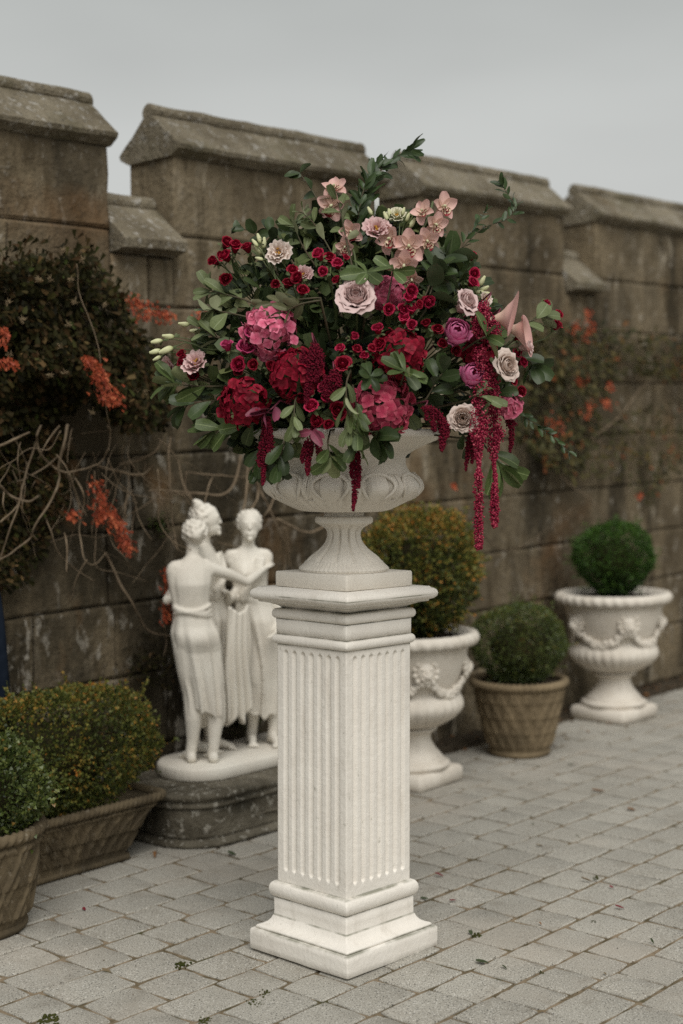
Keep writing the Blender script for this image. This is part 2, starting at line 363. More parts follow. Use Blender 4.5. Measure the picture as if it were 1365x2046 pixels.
MAT['creeper'] = pm('dark_creeper_leaf', (.02, .02, .01), attr=[(0, (.009, .008, .003)), (.5, (.022, .021, .006)), (.72, (.052, .028, .012)), (.86, (.036, .050, .012)), (1, (.12, .075, .032))], rough=.6, spec=.08, trans=.08)
MAT['creeper_far'] = pm('autumn_creeper_leaf', (.03, .03, .01), attr=[(0, (.022, .022, .008)), (.5, (.055, .052, .018)), (.8, (.09, .07, .02)), (1, (.16, .05, .015))], rough=.6, spec=.2, trans=.1)
MAT['redleaf'] = pm('rust_red_leaflet', (.3, .05, .02), attr=[(0, (.16, .022, .009)), (.6, (.34, .060, .022)), (1, (.52, .15, .065))], rough=.55, spec=.25, trans=.15)
MAT['seed'] = pm('tan_seed_hair', (.27, .205, .12), (.17, .12, .07), ns=40, rough=.9)
MAT['shadowbody'] = pm('box_twigs_and_shade', (.018, .019, .009), (.03, .024, .014), ns=30, rough=1, spec=0)  # dark twig colour, also the painted shade of the bush core
MAT['candle'] = pm('white_tube', (.75, .75, .72), rough=.4)
MAT['moss'] = pm('moss', (.035, .042, .012), (.06, .058, .02), ns=60, rough=1, spec=0)
for nm, c in dict(dead_red=(.16, .012, .02), dead_green=(.045, .06, .024), dead_brown=(.20, .095, .035), dead_tan=(.17, .125, .07)).items():
    MAT[nm] = pm(nm.replace('dead', 'fallen') + '_leaf', c, tuple(.6 * x for x in c), ns=60, rough=.7, vein=tuple(1.4 * x for x in c))

# ------------------------------------------------------------------ ground and pavement
gb = MB(); gb.add([(-45, -15, -.0045), (45, -15, -.0045), (45, 60, -.0045), (-45, 60, -.0045)], np.array([(0, 1, 2, 3)]))
tag(gb.build('ground', MAT['joint'], smooth=False), kind='structure')
sb = MB(); nx = 60
q = np.array([ws(s, o, -.004 + (.012 if 0 < j < 3 else 0)) for j, o in enumerate((-.05, .05, .13, .215)) for s in np.linspace(-6, 5, nx)])
q[:, 2] += vnoise(q, 9, 3) * .007
sb.add(q, grid_faces(nx, 4)[:, ::-1])
tag(sb.build('soil_strip', MAT['soil']), kind='structure')

PW = .166
def paver_mesh(k):
    n = 5; hx, hy = .5, (PW - .009) / 2; r2 = np.random.default_rng(100 + k)
    P = [(x, -hy) for x in np.linspace(-hx, hx, n)][:-1] + [(hx, y) for y in np.linspace(-hy, hy, n - 1)][:-1] + \
        [(x, hy) for x in np.linspace(hx, -hx, n)][:-1] + [(-hx, y) for y in np.linspace(hy, -hy, n - 1)][:-1]
    P = np.array(P); m = len(P)
    J = r2.normal(0, 1, (m, 2)) * (.014, .0022)
    corner = (np.abs(P[:, 0]) > .49) & (np.abs(P[:, 1]) > hy - .001)
    S = np.where(corner[:, None], .965, 1.0)
    rings = [np.c_[P * S + J, np.full(m, -.03)], np.c_[P * S + J, np.full(m, -.004)], np.c_[P * S * (.988, .978) + J, r2.normal(-.0012, .0006, m)], np.c_[P * S * (.968, .95) + J * .8, r2.normal(0, .0003, m)]]
    return np.concatenate(rings), [tuple(f) for f in grid_faces(m, 4, True)] + [tuple(range(3 * m, 4 * m))]
PVS = [paver_mesh(k) for k in range(8)]
PME = []
for v, f in PVS:
    b_ = MB(); b_.add(v, f); PME.append(b_.mesh('paver', MAT['paver'], 9))
spots_ = []
for j in range(46):
    s = -8 + random.random() * .2; o = .22 + PW / 2 + j * PW
    while s < 7:
        L = random.choice((.148, .166, .19, .21, .225)); spots_.append((s + L / 2, o, L)); s += L
seen, rest = [], []
for s, o, L in spots_:
    c = ws(s, o); x, y, k = proj(c)
    (seen if k > 1 and -40 < x < 1405 and 1300 < y < 2090 else rest).append((k if k > 0 else 99, s, o, L))
seen.sort()
# stones wholly behind the pedestal, plinths and planters need no object of their own
pav = thing('pavement', None, None, (0, 0, 0)); tag(pav, kind='structure')
rb = MB()
for i, (k, s, o, L) in enumerate(seen + rest):
    j = random.randrange(8); c = ws(s, o, random.gauss(0, .0009)); a = WROT + random.gauss(0, .010) + (math.pi if random.random() < .5 else 0)
    tx, ty = random.gauss(0, .0035), random.gauss(0, .0035)
    M = Matrix.Translation(c) @ Matrix.Rotation(a, 4, 'Z') @ Matrix.Rotation(tx, 4, 'X') @ Matrix.Rotation(ty, 4, 'Y') @ Matrix.Diagonal((L - .009, random.uniform(.985, 1.0), 1, 1))
    if i < 298: link('paver', PME[j], pav, M)
    else:
        A = np.array(M); rb.add(PVS[j][0] @ A[:3, :3].T + A[:3, 3], PVS[j][1])
tag(rb.build('pavers', MAT['paver'], pav, smooth=9), kind='stuff')

# ------------------------------------------------------------------ castle wall
wall = thing('castle_wall', 'old weathered stone garden wall with battlements behind all the planters', 'wall', ws(-1.5, 0))
wi = wall.matrix_basis.inverted()
def place(o, s, off, h):
    o.matrix_basis = Matrix.Translation(wp(s, off, h) - np.array(wall.location)) @ Matrix.Rotation(WROT, 4, 'Z'); return o
def stone(name, s0, s1, h0, h1, depth=.07, jit=.006, m='wall', seed=0):
    g = .0028; s0 += g; s1 -= g; h0 += g; h1 -= g; sc_, hc = (s0 + s1) / 2, (h0 + h1) / 2
    nu, nv = max(5, int((s1 - s0) / .07) + 2), max(5, int((h1 - h0) / .07) + 2)
    def spread(n, L):
        b = .012 / L; return np.concatenate([[0], np.linspace(b, 1 - b, n - 2), [1]]) * L - L / 2
    U, Vv = np.meshgrid(spread(nu, s1 - s0), spread(nv, h1 - h0))
    P = np.c_[U.ravel(), np.zeros(U.size), Vv.ravel()]
    edge = (np.abs(np.abs(P[:, 0]) - (s1 - s0) / 2) < 1e-6) | (np.abs(np.abs(P[:, 2]) - (h1 - h0) / 2) < 1e-6)
    W = P + (sc_, 0, hc)
    P[:, 1] = -(vnoise(W, 5, seed, 3) * .011 + jit * random.uniform(-1, 1)) + np.where(edge, .006 + .010 * np.abs(vnoise(W, 14, 5)), 0)
    P[:, 0] += np.where(edge, vnoise(W, 12, 8) * .004, 0); P[:, 2] += np.where(edge, vnoise(W, 12, 9) * .004, 0)
    P[:, 2] += .011 * P[:, 0]
    b = list(range(nu)) + [r * nu + nu - 1 for r in range(1, nv)] + list(range(nv * nu - 2, (nv - 1) * nu - 1, -1)) + [r * nu for r in range(nv - 2, 0, -1)]
    n0 = len(P); B = P[b].copy(); B[:, 1] = depth
    mb = MB(); f = [tuple(x) for x in grid_faces(nu, nv)]; k = len(b)
    f += [(b[(i + 1) % k], b[i], n0 + i, n0 + (i + 1) % k) for i in range(k)] + [tuple(range(n0 + k - 1, n0 - 1, -1))]
    mb.add(np.concatenate([P, B]), f)
    return place(mb.build(name, MAT[m], wall, smooth=False), sc_, 0, hc)
HS = [-.05, .29, .59, .885, 1.18, 1.48, 1.78, 2.08, 2.377]
MER = [(-4.7, -3.07), (-2.735, -1.42), (-1.13, .14), (.45, 1.75), (2.06, 3.4)]
GAP = [(a[1], b[0]) for a, b in zip(MER[:-1], MER[1:])]
core = MB(); box(core, ws(0, 0) * 0 + A3(-3.2, .03, -.1), A3(4.9, .275, 2.28))
core.build('mortar_core', MAT['core'], wall, False, Matrix.Translation(wp(-1.5, 0, 0) - np.array(wall.location)) @ Matrix.Rotation(WROT, 4, 'Z'))
fixed = {7: [-3.56, -2.873], 2: [-3.496], 4: [-2.987]}
for r in range(8):
    s = -4.7 + random.random() * .3; cuts = [-4.7]
    while s < 3.4:
        s += random.choice((.52, .66, .78, .9)); cuts.append(s)
    cuts = [c for c in cuts if c < 3.1 and all(abs(c - x) > .3 for x in fixed.get(r, []))] + fixed.get(r, []) + [3.4]
    if r == 7: cuts += [x for g in GAP for x in (g[0] - .001, g[1] + .001)]
    cuts = sorted(cuts); cuts = [c for i, c in enumerate(cuts) if i == 0 or c - cuts[i - 1] > .12 or c == 3.4]
    for a, b in zip(cuts[:-1], cuts[1:]):
        gap = r == 7 and any(g[0] - .15 < (a + b) / 2 < g[1] + .15 for g in GAP)
        stone('stone_block', a, b, HS[r], HS[r + 1] if not gap else 2.285, seed=r * 7)
for a, b in MER:
    L = b - a; cut = [a, a + L * random.uniform(.42, .6), b] if L > 1.5 else [a, b]
    for x, y in zip(cut[:-1], cut[1:]): stone('merlon_block', x, y, 2.377, 2.705, depth=.28, jit=.002)
def coping(name, prof, s0, s1, seed):
    m = max(6, int((s1 - s0) / .045)); k = len(prof); L = s1 - s0; V = []
    for i, u in enumerate(np.concatenate([[-.5, -.5 + .006 / L], np.linspace(-.5 + .05 / L, .5 - .05 / L, m - 4), [.5 - .006 / L, .5]])):
        sh = .006 if i in (0, m - 1) else 0
        for o, h in prof:
            V.append((u * L, -(o + (.14 + o) * -sh / .2), h - 2.5 - (sh if h > 2.8 else 0) + .011 * u * L))
    V = np.array(V); W = V + ((s0 + s1) / 2, 0, 2.5)
    V += np.c_[vnoise(W, 9, seed) * .004, vnoise(W, 11, seed + 1, 3) * .007, vnoise(W, 11, seed + 2, 3) * .007]
    f = [tuple(x) for x in grid_faces(k, m, True)] + [tuple(range(k - 1, -1, -1)), tuple((m - 1) * k + np.arange(k))]
    f = [p[::-1] for p in f]
    mb = MB(); mb.add(V, f); return place(mb.build(name, MAT['coping'], wall, False), (s0 + s1) / 2, 0, 2.5)
def roofprof(face, under, eave, he, ridge, rr, oc=-.14):
    fr = [(0, face), (eave - .006, under), (eave, he)]
    n = 5; fr += [(eave + (oc + rr * .8 - eave) * t, he + (ridge - rr * 1.5 - he) * t) for t in np.linspace(0, 1, n)[1:]]
    arc = [(oc + rr * math.cos(a), ridge - rr + rr * math.sin(a)) for a in np.linspace(-.35, math.pi + .35, 9)]
    bk = [(2 * oc - o, h) for o, h in fr][::-1]
    return fr + arc + bk
for i, (a, b) in enumerate(MER): coping('coping_stone', roofprof(2.70, 2.725, .055, 2.742, 2.935, .034), a - .012, b + .012, i * 10)
for i, (a, b) in enumerate(GAP): coping('sill_stone', roofprof(2.285, 2.30, .088, 2.335, 2.545, .034), a + .004, b - .004, 70 + i * 10)

# ------------------------------------------------------------------ climbers on the wall
def leaf_tpl(L, W, fold=.25, bend=.2, nl=3, sharp=1.0, base=.0):
    """leaf along +y, face +z: returns verts, quads, uv"""
    V, uv = [], []
    for i in range(nl + 1):
        t = i / nl; wd = W * .5 * (math.sin(math.pi * min(1, (t * (1 - base) + base)) ** sharp) ** .8 + (.06 if i == 0 else .02))
        for u in (-1, 0, 1):
            V.append((u * wd, L * t, abs(u) * wd * fold - bend * L * t * t)); uv.append((u, t))
    return np.array(V), grid_faces(3, nl), np.array(uv)
LT = leaf_tpl(1, .36, .3, .25)
LN = leaf_tpl(1, .26, .3, .25, 2)
def inpoly(x, y, P):
    r = np.zeros(len(x), bool); j = len(P) - 1
    for i in range(len(P)):
        xi, yi = P[i]; xj, yj = P[j]
        r ^= ((yi > y) != (yj > y)) & (x < (xj - xi) * (y - yi) / (yj - yi + 1e-9) + xi); j = i
    return r
def wall_mass(parent, name, poly, n, off, size, m, tpl, droop=.5, clump=90, fade=0.0):
    P = np.array(poly); x = rng.uniform(P[:, 0].min(), P[:, 0].max(), n * 4); y = rng.uniform(P[:, 1].min(), P[:, 1].max(), n * 4)
    ok = inpoly(x, y, poly); x, y = x[ok][:n], y[ok][:n]
    cl = vnoise(np.c_[x, y, 0 * x], 1 / clump, 4) ; keep = cl > rng.uniform(-1, 1, len(x)) - .5 + fade; x, y, cl = x[keep], y[keep], cl[keep]
    o = off[0] + (off[1] - off[0]) * rng.random(len(x)) ** .7 * np.clip(.7 + .6 * cl, .3, 1.2)
    pos = np.array([onwall(a, b, c) for a, b, c in zip(x, y, o)]) - np.array(parent.location)
    k = len(pos)
    Y = WN * .5 + WD * rng.normal(0, .8, (k, 1)) + ZZ * (rng.normal(0, .6, (k, 1)) - droop)
    R = frames(Y, WN + ZZ * .5 + rng.normal(0, .5, (k, 3)))
    mb = MB(); swarm(mb, tpl[0], tpl[1], pos, R, rng.uniform(size[0], size[1], k), np.clip(rng.normal(.45, .25, k) + .15 * cl, 0, 1), tpl[2])
    return tag(mb.build(name, m, parent), kind='stuff')
def red_cluster(parent, pts, n, off, size=(.022, .045)):
    n = int(n * 1.5)
    """hanging bunch of narrow rust-red leaflets along a pixel polyline (x, y, half-width px)"""
    pos, Y, var = [], [], []
    for _ in range(n):
        i = random.randrange(len(pts) - 1); t = random.random(); a, b = pts[i], pts[i + 1]
        hw = a[2] * (1 - t) + b[2] * t
        x = a[0] + (b[0] - a[0]) * t + random.gauss(0, hw * .5); y = a[1] + (b[1] - a[1]) * t + random.gauss(0, hw * .4)
        pos.append(onwall(x, y, off + random.uniform(-.05, .05))); var.append(min(1, max(0, random.gauss(.5, .25))))
        Y.append(WD * random.gauss(.2, .6) + WN * random.uniform(0, .6) - ZZ * random.uniform(.2, 1))
    pos = np.array(pos) - np.array(parent.location); R = frames(np.array(Y), WN + rng.normal(0, .5, (n, 3)))
    mb = MB(); swarm(mb, LN[0], LN[1], pos, R, rng.uniform(*size, n), np.array(var), LN[2])
    return tag(mb.build('red_leaf_cluster', MAT['redleaf'], parent), kind='stuff')
def twig(parent, pts, off, r, sc_=1.0, ox=0, oy=0, name='twig'):
    P = [onwall(ox + x / sc_, oy + y / sc_, off + .03 * math.sin(i * 1.7 + pts[0][0])) for i, (x, y) in enumerate(pts)]
    P = spline(P, len(P) * 5); P = P + np.c_[vnoise(P, 14, 1), vnoise(P, 14, 2), vnoise(P, 14, 3)] * .006
    mb = MB(); tube(mb, P - np.array(parent.location), np.linspace(r * .66, r * .34, len(P)) * (1 + .2 * vnoise(P, 30, 6)), 6)
    return mb.build(name, MAT['twig'], parent)
cl = thing('climbing_plant', 'dark leafy climber with bare twigs and rust-red leaf bunches over wall at left', 'climber', ws(-3.3, .1))
polyL = [(-60, 520), (20, 530), (60, 505), (110, 520), (150, 492), (190, 520), (215, 565), (240, 590), (262, 640), (300, 690), (345, 700), (352, 780), (330, 850), (250, 860), (170, 800), (110, 830), (40, 850), (-60, 880)]
wall_mass(cl, 'foliage', polyL, 9500, (.02, .34), (.025, .058), MAT['creeper'], LT)
wall_mass(cl, 'lower_foliage', [(-60, 840), (120, 820), (150, 960), (100, 1080), (60, 1160), (-60, 1200)], 3000, (.02, .14), (.02, .048), MAT['creeper'], LT, fade=.12)
wall_mass(cl, 'upper_shoots', [(-60, 500), (50, 480), (120, 490), (160, 470), (235, 560), (290, 650), (200, 620), (80, 560), (-60, 560)], 260, (.16, .38), (.045, .08), MAT['creeper'], LN, droop=-.9)
for pts, n in (([(255, 590, 14), (290, 620, 24), (340, 630, 16)], 190), ([(170, 712, 8), (195, 740, 18), (215, 785, 26), (228, 800, 16)], 260), ([(2, 655, 8), (10, 665, 10), (4, 690, 8)], 50), ([(2, 720, 14), (30, 725, 8)], 50),
               ([(185, 955, 14), (205, 1000, 20), (195, 1040, 12)], 150), ([(215, 1020, 12), (240, 1060, 18), (258, 1100, 14)], 170), ([(335, 1135, 14), (342, 1180, 18), (330, 1240, 12)], 170), ([(138, 1020, 10), (150, 1035, 14)], 30), ([(395, 620, 14), (400, 650, 8)], 40)):
    red_cluster(cl, pts, n, (.16 if pts[0][0] > 240 else .38) if pts[0][1] < 900 else .15)
for pts, o, r in (([(270, 0), (245, 60), (240, 110), (190, 240), (130, 490), (70, 660), (0, 880)], .2, .008), ([(240, 90), (260, 180), (320, 250), (400, 295), (470, 300), (600, 265), (660, 225), (700, 150)], .15, .008),
        ([(-40, 150), (0, 130), (100, 85), (200, 45)], .25, .010), ([(440, 0), (420, 110), (380, 270), (385, 360), (340, 470), (230, 640), (190, 740), (100, 810), (0, 880)], .22, .009), ([(-30, 380), (0, 395), (60, 450), (130, 480), (200, 490), (250, 460)], .2, .010),
        ([(30, 385), (150, 350), (310, 260), (370, 200)], .12, .008), ([(640, 260), (750, 295), (890, 325), (960, 290), (1000, 250)], .08, .010), ([(770, 255), (900, 220), (990, 180), (1040, 120), (1060, 70)], .10, .010),
        ([(1105, 80), (1095, 200), (1105, 400), (1120, 600), (1140, 740), (1155, 810)], .08, .008), ([(1125, 430), (1250, 445), (1400, 452)], .06, .012), ([(1210, 300), (1205, 400), (1240, 470), (1280, 520)], .1, .006),
        ([(490, 340), (540, 430), (545, 520), (520, 650), (530, 800), (560, 890), (620, 895), (690, 820)], .14, .006), ([(690, 830), (790, 1040), (860, 1160), (930, 1290), (1010, 1355), (1170, 1365)], .05, .009), ([(455, 310), (500, 470), (530, 600)], .14, .006),
        ([(420, 700), (440, 800), (440, 960)], .16, .006), ([(860, 420), (820, 490), (780, 580)], .1, .005), ([(560, 870), (510, 960), (470, 1130)], .12, .005), ([(1070, 1300), (1080, 1390), (1060, 1510)], .1, .005), ([(610, 300), (615, 500), (600, 720)], .14, .004),
        ([(0, 630), (80, 560), (150, 470)], .18, .006), ([(25, 410), (20, 520), (60, 600)], .18, .005), ([(330, 250), (300, 400), (280, 560), (310, 620)], .1, .004), ([(700, 0), (720, 60), (705, 170)], .2, .007), ([(500, -1050), (520, -860), (620, -560), (690, -130), (720, 60)], .36, .0028), ([(390, 0), (300, 120), (240, 220)], .18, .006), ([(470, 20), (450, 160), (440, 250)], .2, .004)):
    twig(cl, pts, o, r, 3.25, 0, 850)
for pts, o, r in (([(610, 830), (660, 1000), (700, 1090), (690, 1180), (640, 1260), (600, 1330)], .16, .009), ([(640, 860), (630, 1100), (600, 1260), (560, 1350)], .14, .009), ([(590, 900), (560, 1060), (480, 1140), (330, 1135), (160, 1120)], .1, .011),
        ([(840, 1000), (700, 1030), (400, 1020), (260, 1000)], .06, .008), ([(810, 1130), (770, 1230), (730, 1290)], .12, .008), ([(420, 1030), (380, 1140), (330, 1290)], .1, .005), ([(690, 1100), (760, 1200), (830, 1340)], .09, .006)):
    twig(cl, pts, o, r, 3.102, 290, 620)
for pts, o, r in (([(60, 200), (130, 350), (200, 500), (260, 640), (290, 760), (290, 890)], .1, .008), ([(240, 540), (350, 600), (450, 630), (560, 590), (700, 560)], .06, .010), ([(290, 600), (310, 700), (330, 880)], .08, .006)):
    twig(cl, pts, o, r, 3.25, 480, 870)
for i in range(46):                                                # the tangle of thin twigs
    x = rng.uniform(-10, 330); y = rng.uniform(790, 1060); P = [(x, y)]; a = rng.uniform(.9, 2.2); L_ = rng.uniform(25, 60)
    for _ in range(4): a += rng.normal(0, .45); P.append((P[-1][0] + L_ * math.cos(a), P[-1][1] + L_ * math.sin(a)))
    twig(cl, P, rng.uniform(.05, .24), rng.uniform(.0018, .0042))
for x, y in ((78, 560), (100, 558), (142, 560), (150, 605), (137, 650), (122, 692), (210, 610), (16, 605), (128, 502), (165, 520), (130, 745), (100, 750), (268, 785), (290, 785), (20, 710), (45, 640), (325, 800), (185, 825)):
    sm = MB(); c = onwall(x, y, .34)
    for _ in range(22):
        d_ = nrm(np.random.normal(0, 1, 3)); tube(sm, [c - np.array(cl.location) + d_ * .004, c - np.array(cl.location) + d_ * random.uniform(.008, .020) + ZZ * .004], [.0014, .0005], 4, False)
    sm.build('seed_head', MAT['seed'], cl)
cr = thing('climbing_plant', 'sparse olive and orange autumn creeper over wall at the far right', 'climber', ws(.6, .1))
wall_mass(cr, 'foliage', [(1050, 660), (1120, 640), (1180, 655), (1240, 650), (1290, 660), (1400, 690), (1400, 760), (1330, 760), (1250, 740), (1200, 800), (1190, 880), (1150, 960), (1080, 930), (1030, 870), (1040, 760)], 2600, (.02, .16), (.04, .075), MAT['creeper_far'], LT, fade=.1)
wall_mass(cr, 'lower_foliage', [(1180, 840), (1400, 780), (1400, 900), (1330, 960), (1290, 1020), (1240, 960), (1140, 950)], 800, (.02, .10), (.035, .06), MAT['creeper_far'], LT, fade=.2)
for pts, n in (([(1150, 640, 6), (1142, 660, 10), (1150, 650, 6)], 26), ([(1172, 615, 6), (1180, 650, 14), (1165, 680, 10)], 60), ([(1150, 755, 12), (1160, 760, 12)], 24), ([(1216, 765, 9), (1218, 775, 9)], 26), ([(1208, 800, 12), (1212, 805, 12)], 36), ([(1180, 800, 14), (1170, 830, 12)], 34), ([(1095, 830, 18), (1125, 880, 16)], 60), ([(1274, 985, 6), (1276, 990, 6)], 14), ([(905, 965, 8), (905, 970, 8)], 12)):
    red_cluster(cr, pts, n, .12, (.03, .055))
for pts, o, r in (([(1080, 900), (1130, 960), (1180, 1000), (1220, 1040)], .04, .008), ([(1190, 870), (1240, 830), (1270, 790), (1300, 760)], .05, .008), ([(1230, 810), (1260, 850), (1290, 870)], .05, .007), ([(1050, 700), (1120, 780), (1190, 860)], .06, .006), ([(940, 1040), (1010, 1100), (1090, 1060), (1150, 1010)], .02, .004), ([(1060, 660), (1180, 660), (1300, 665), (1380, 690)], .05, .007), ([(1130, 1170), (1150, 1100), (1190, 1040)], .03, .006)):
    twig(cr, pts, o, r)
def tuft(label, x, y, off, n, size, m, spread):
    c = onwall(x, y, off); t = thing('weed_tuft', label, 'weed', c)
    k = n; Y = rng.normal(0, 1, (k, 3)) * (1, 1, .5) + WN * .5 + ZZ * .5
    mb = MB(); swarm(mb, LN[0], LN[1], rng.normal(0, spread, (k, 3)), frames(Y, ZZ + rng.normal(0, .3, (k, 3))), rng.uniform(*size, k), rng.uniform(0, .7, k), LN[2])
    tag(mb.build('foliage', m, t), kind='stuff'); return t
tuft('green weed growing from the wall behind the statue legs', 492, 1442, .05, 260, (.02, .05), MAT['box_green'], .035)
tuft('small green fern in a wall joint left of the statue heads', 318, 1050, .03, 110, (.03, .06), MAT['box_green'], .02)
tuft('dark weeds low on the wall behind the long box hedge', 290, 1330, .04, 500, (.02, .05), MAT['creeper'], .06)

# ------------------------------------------------------------------ fluted pedestal and its urn
_a = math.radians(43.2)
PUP = nrm((.0175, .0147, 1)); _r = A3(math.sin(_a), math.cos(_a), 0); _l = A3(-math.cos(_a), math.sin(_a), 0)
PX = nrm(_r - PUP * (_r @ PUP)); PY = np.cross(PUP, PX); PR = np.stack([PX, PY, PUP], 1)
PC = A3(.002 - .009, 4.09, .0015) + .1975 * (_r + _l)
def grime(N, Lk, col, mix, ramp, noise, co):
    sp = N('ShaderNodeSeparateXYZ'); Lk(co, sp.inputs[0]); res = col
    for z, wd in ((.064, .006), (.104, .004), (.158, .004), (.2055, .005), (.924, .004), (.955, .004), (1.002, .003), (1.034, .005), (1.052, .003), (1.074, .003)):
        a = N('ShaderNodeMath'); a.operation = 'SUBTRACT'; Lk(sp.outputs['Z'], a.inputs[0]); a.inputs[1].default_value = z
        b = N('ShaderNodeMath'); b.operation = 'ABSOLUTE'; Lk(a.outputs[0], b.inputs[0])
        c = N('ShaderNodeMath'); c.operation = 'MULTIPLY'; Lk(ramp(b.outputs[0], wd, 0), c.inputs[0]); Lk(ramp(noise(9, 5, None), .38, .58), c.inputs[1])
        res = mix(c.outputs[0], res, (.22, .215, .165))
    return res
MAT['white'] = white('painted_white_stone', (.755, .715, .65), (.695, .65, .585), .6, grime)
ped = thing('pedestal', 'tall white fluted square pedestal standing on the pavers under the flower urn', 'pedestal', PC, PR)
def sqring(s, r=.005, nside=9):
    P = []; h = s / 2
    for k in range(4):
        a = k * np.pi / 2; c, sn = math.cos(a), math.sin(a)
        side = [(h, y) for y in np.linspace(-h + r, h - r, nside)]
        cor = [(h - r + r * math.cos(t), h - r + r * math.sin(t)) for t in (np.pi / 6, np.pi / 3)]
        P += [(x * c - y * sn, x * sn + y * c) for x, y in side + cor]
    return np.array(P)
def sqloft(name, prof, parent, m, noise=.0012, off=0):
    V = []; n = 0
    for s, t in prof:
        q = sqring(s); n = len(q); V.append(np.c_[q, np.full(n, t)])
    V = np.concatenate(V); d_ = np.c_[vnoise(V + off, 16, 1), vnoise(V + off, 16, 2), vnoise(V + off, 16, 3) * .7] * noise + np.c_[vnoise(V, 70, 4), vnoise(V, 70, 5), 0 * V[:, 0]] * noise * .5
    f = [tuple(x) for x in grid_faces(n, len(prof), True)] + [tuple(range(n - 1, -1, -1)), tuple((len(prof) - 1) * n + np.arange(n))]
    mb = MB(); mb.add(V + d_, f)
    o = mb.build(name, m, parent); return o
def arc(s0, s1, t0, t1, k=9, p=1.0):
    """half-round bulging from side s0 to s1 between heights t0 and t1"""
    return [(s0 + (s1 - s0) * math.sin(u) ** p, t0 + (t1 - t0) * (1 - math.cos(u)) / 2) for u in np.linspace(0, math.pi, k)]
sqloft('plinth', [(.398, 0), (.405, .003), (.4055, .02), (.406, .045), (.405, .059), (.399, .063)], ped, MAT['white'], .0018)
sqloft('base_moulding', [(.380, .0632), (.380, .070), (.374, .0725), (.350, .076), (.329, .083), (.315, .092), (.307, .101), (.3025, .1045), (.3015, .106), (.3015, .13), (.3015, .1578)], ped, MAT['white'])
sqloft('lower_torus', arc(.294, .324, .1582, .206, 11), ped, MAT['white'])
mb = MB(); S = .284; ext = S / 2; nu = 127
vs = np.concatenate([[.2062, .225, .236], np.linspace(.241, .256, 9), np.linspace(.30, .86, 14), np.linspace(.893, .908, 9), [.914, .9245]])
U = np.linspace(-ext, ext, nu); hw, pitch = .0086, .0352
for k in range(4):
    uu, vv = np.meshgrid(U, vs); P = np.c_[uu.ravel(), vv.ravel()]; dep = np.zeros(len(P))
    for i in range(7):
        du = np.abs(P[:, 0] - (i - 3) * pitch - .001); dv = np.maximum(0, np.maximum(.2505 - P[:, 1], P[:, 1] - .8985))
        rr = np.sqrt(du ** 2 + dv ** 2) / hw; dep = np.maximum(dep, .0085 * np.sqrt(np.clip(1 - rr ** 2, 0, 1)))
    edge = np.clip((ext - np.abs(P[:, 0])) / .004, 0, 1)
    V = np.c_[P[:, 0], -(ext - dep - .0018 * (1 - edge) ** 2), P[:, 1]]
    nn = vnoise(V + k, 24, 6, 3) * .0009 * np.minimum(1, edge); V[:, 1] += nn
    c, sn = math.cos(k * np.pi / 2), math.sin(k * np.pi / 2); V = V @ np.array([[c, -sn, 0], [sn, c, 0], [0, 0, 1]]).T
    mb.add(V, grid_faces(nu, len(vs)))
mb.build('fluted_shaft', MAT['white'], ped)
sqloft('upper_torus', arc(.282, .309, .9248, .9545, 9), ped, MAT['white'])
sqloft('frieze', [(.2895, .9548), (.2898, .975), (.290, 1.0018)], ped, MAT['white'])
sqloft('neck_moulding', arc(.288, .310, 1.002, 1.032, 8) + [(.270, 1.0335)], ped, MAT['white'])
sqloft('cap', [(.268, 1.034), (.275, 1.038), (.292, 1.0425), (.318, 1.0475), (.345, 1.051), (.362, 1.0525), (.366, 1.0545), (.368, 1.059)] + [(.372 + .032 * math.sin(u), 1.076 - .0165 * math.cos(u)) for u in np.linspace(.05, math.pi - .1, 9)] + [(.368, 1.0965)], ped, MAT['white'], .002)

UB = PC + PUP * 1.0975
urn = thing('flower_urn', 'white stone urn on the fluted pedestal, overflowing with red and pink flowers', 'urn', UB, PR)
UH = 1.0975
sqloft('plinth', [(.288, .0005), (.292, .003), (.293, .024), (.292, .042), (.288, .0455)], urn, MAT['urn_white'], .0012, 3)
def footfn(a, i, r, z):
    g = np.zeros_like(a)
    if .06 < z < .185: g = -.010 * np.exp(-((np.mod(a * 12 / (2 * np.pi) + .5, 1) - .5) / .10) ** 2) * min(1, (z - .06) / .02)
    if .0 < z - .052 < .024: g = .003 * np.cos(60 * a)
    return r + g, z
mb = MB(); prof = smoothprof([(.131, .046), (.133, .054), (.126, .062), (.117, .070), (.112, .078), (.100, .091), (.076, .110), (.058, .130), (.0505, .151), (.0545, .170), (.072, .183), (.0855, .191), (.0865, .203), (.080, .2095), (.061, .2105), (.061, .2235)], 70)
lathe(mb, prof, 180, footfn); mb.build('foot', MAT['urn_white'], urn)
def bowlfn(a, i, r, z):
    m = math.exp(-((z - .292) / .045) ** 2); k = np.cos(10 * a + .5); q = np.clip(.5 - .5 * k, 0, 1) ** 1.5
    g = .020 * np.clip(k, 0, 1) ** .5 + q * (.009 * np.cos(50 * a + 2.5) + .004) - .020 * np.exp(-(k / .15) ** 2)
    return r + g * m, z
mb = MB(); prof = smoothprof([(.058, .2238), (.100, .2245), (.134, .2285), (.184, .254), (.215, .278), (.2245, .298), (.219, .315), (.204, .332), (.191, .348), (.185, .364), (.186, .381), (.197, .398), (.232, .418), (.274, .436), (.290, .445), (.293, .455), (.288, .465), (.270, .468), (.255, .455), (.225, .436), (.15, .425), (.02, .424)], 110)
lathe(mb, prof, 220, bowlfn); mb.build('bowl', MAT['urn_white'], urn)
_bz = np.array([p[1] for p in prof if .224 < p[1] < .37][:60]); _br = np.array([p[0] for p in prof if .224 < p[1] < .37][:60])
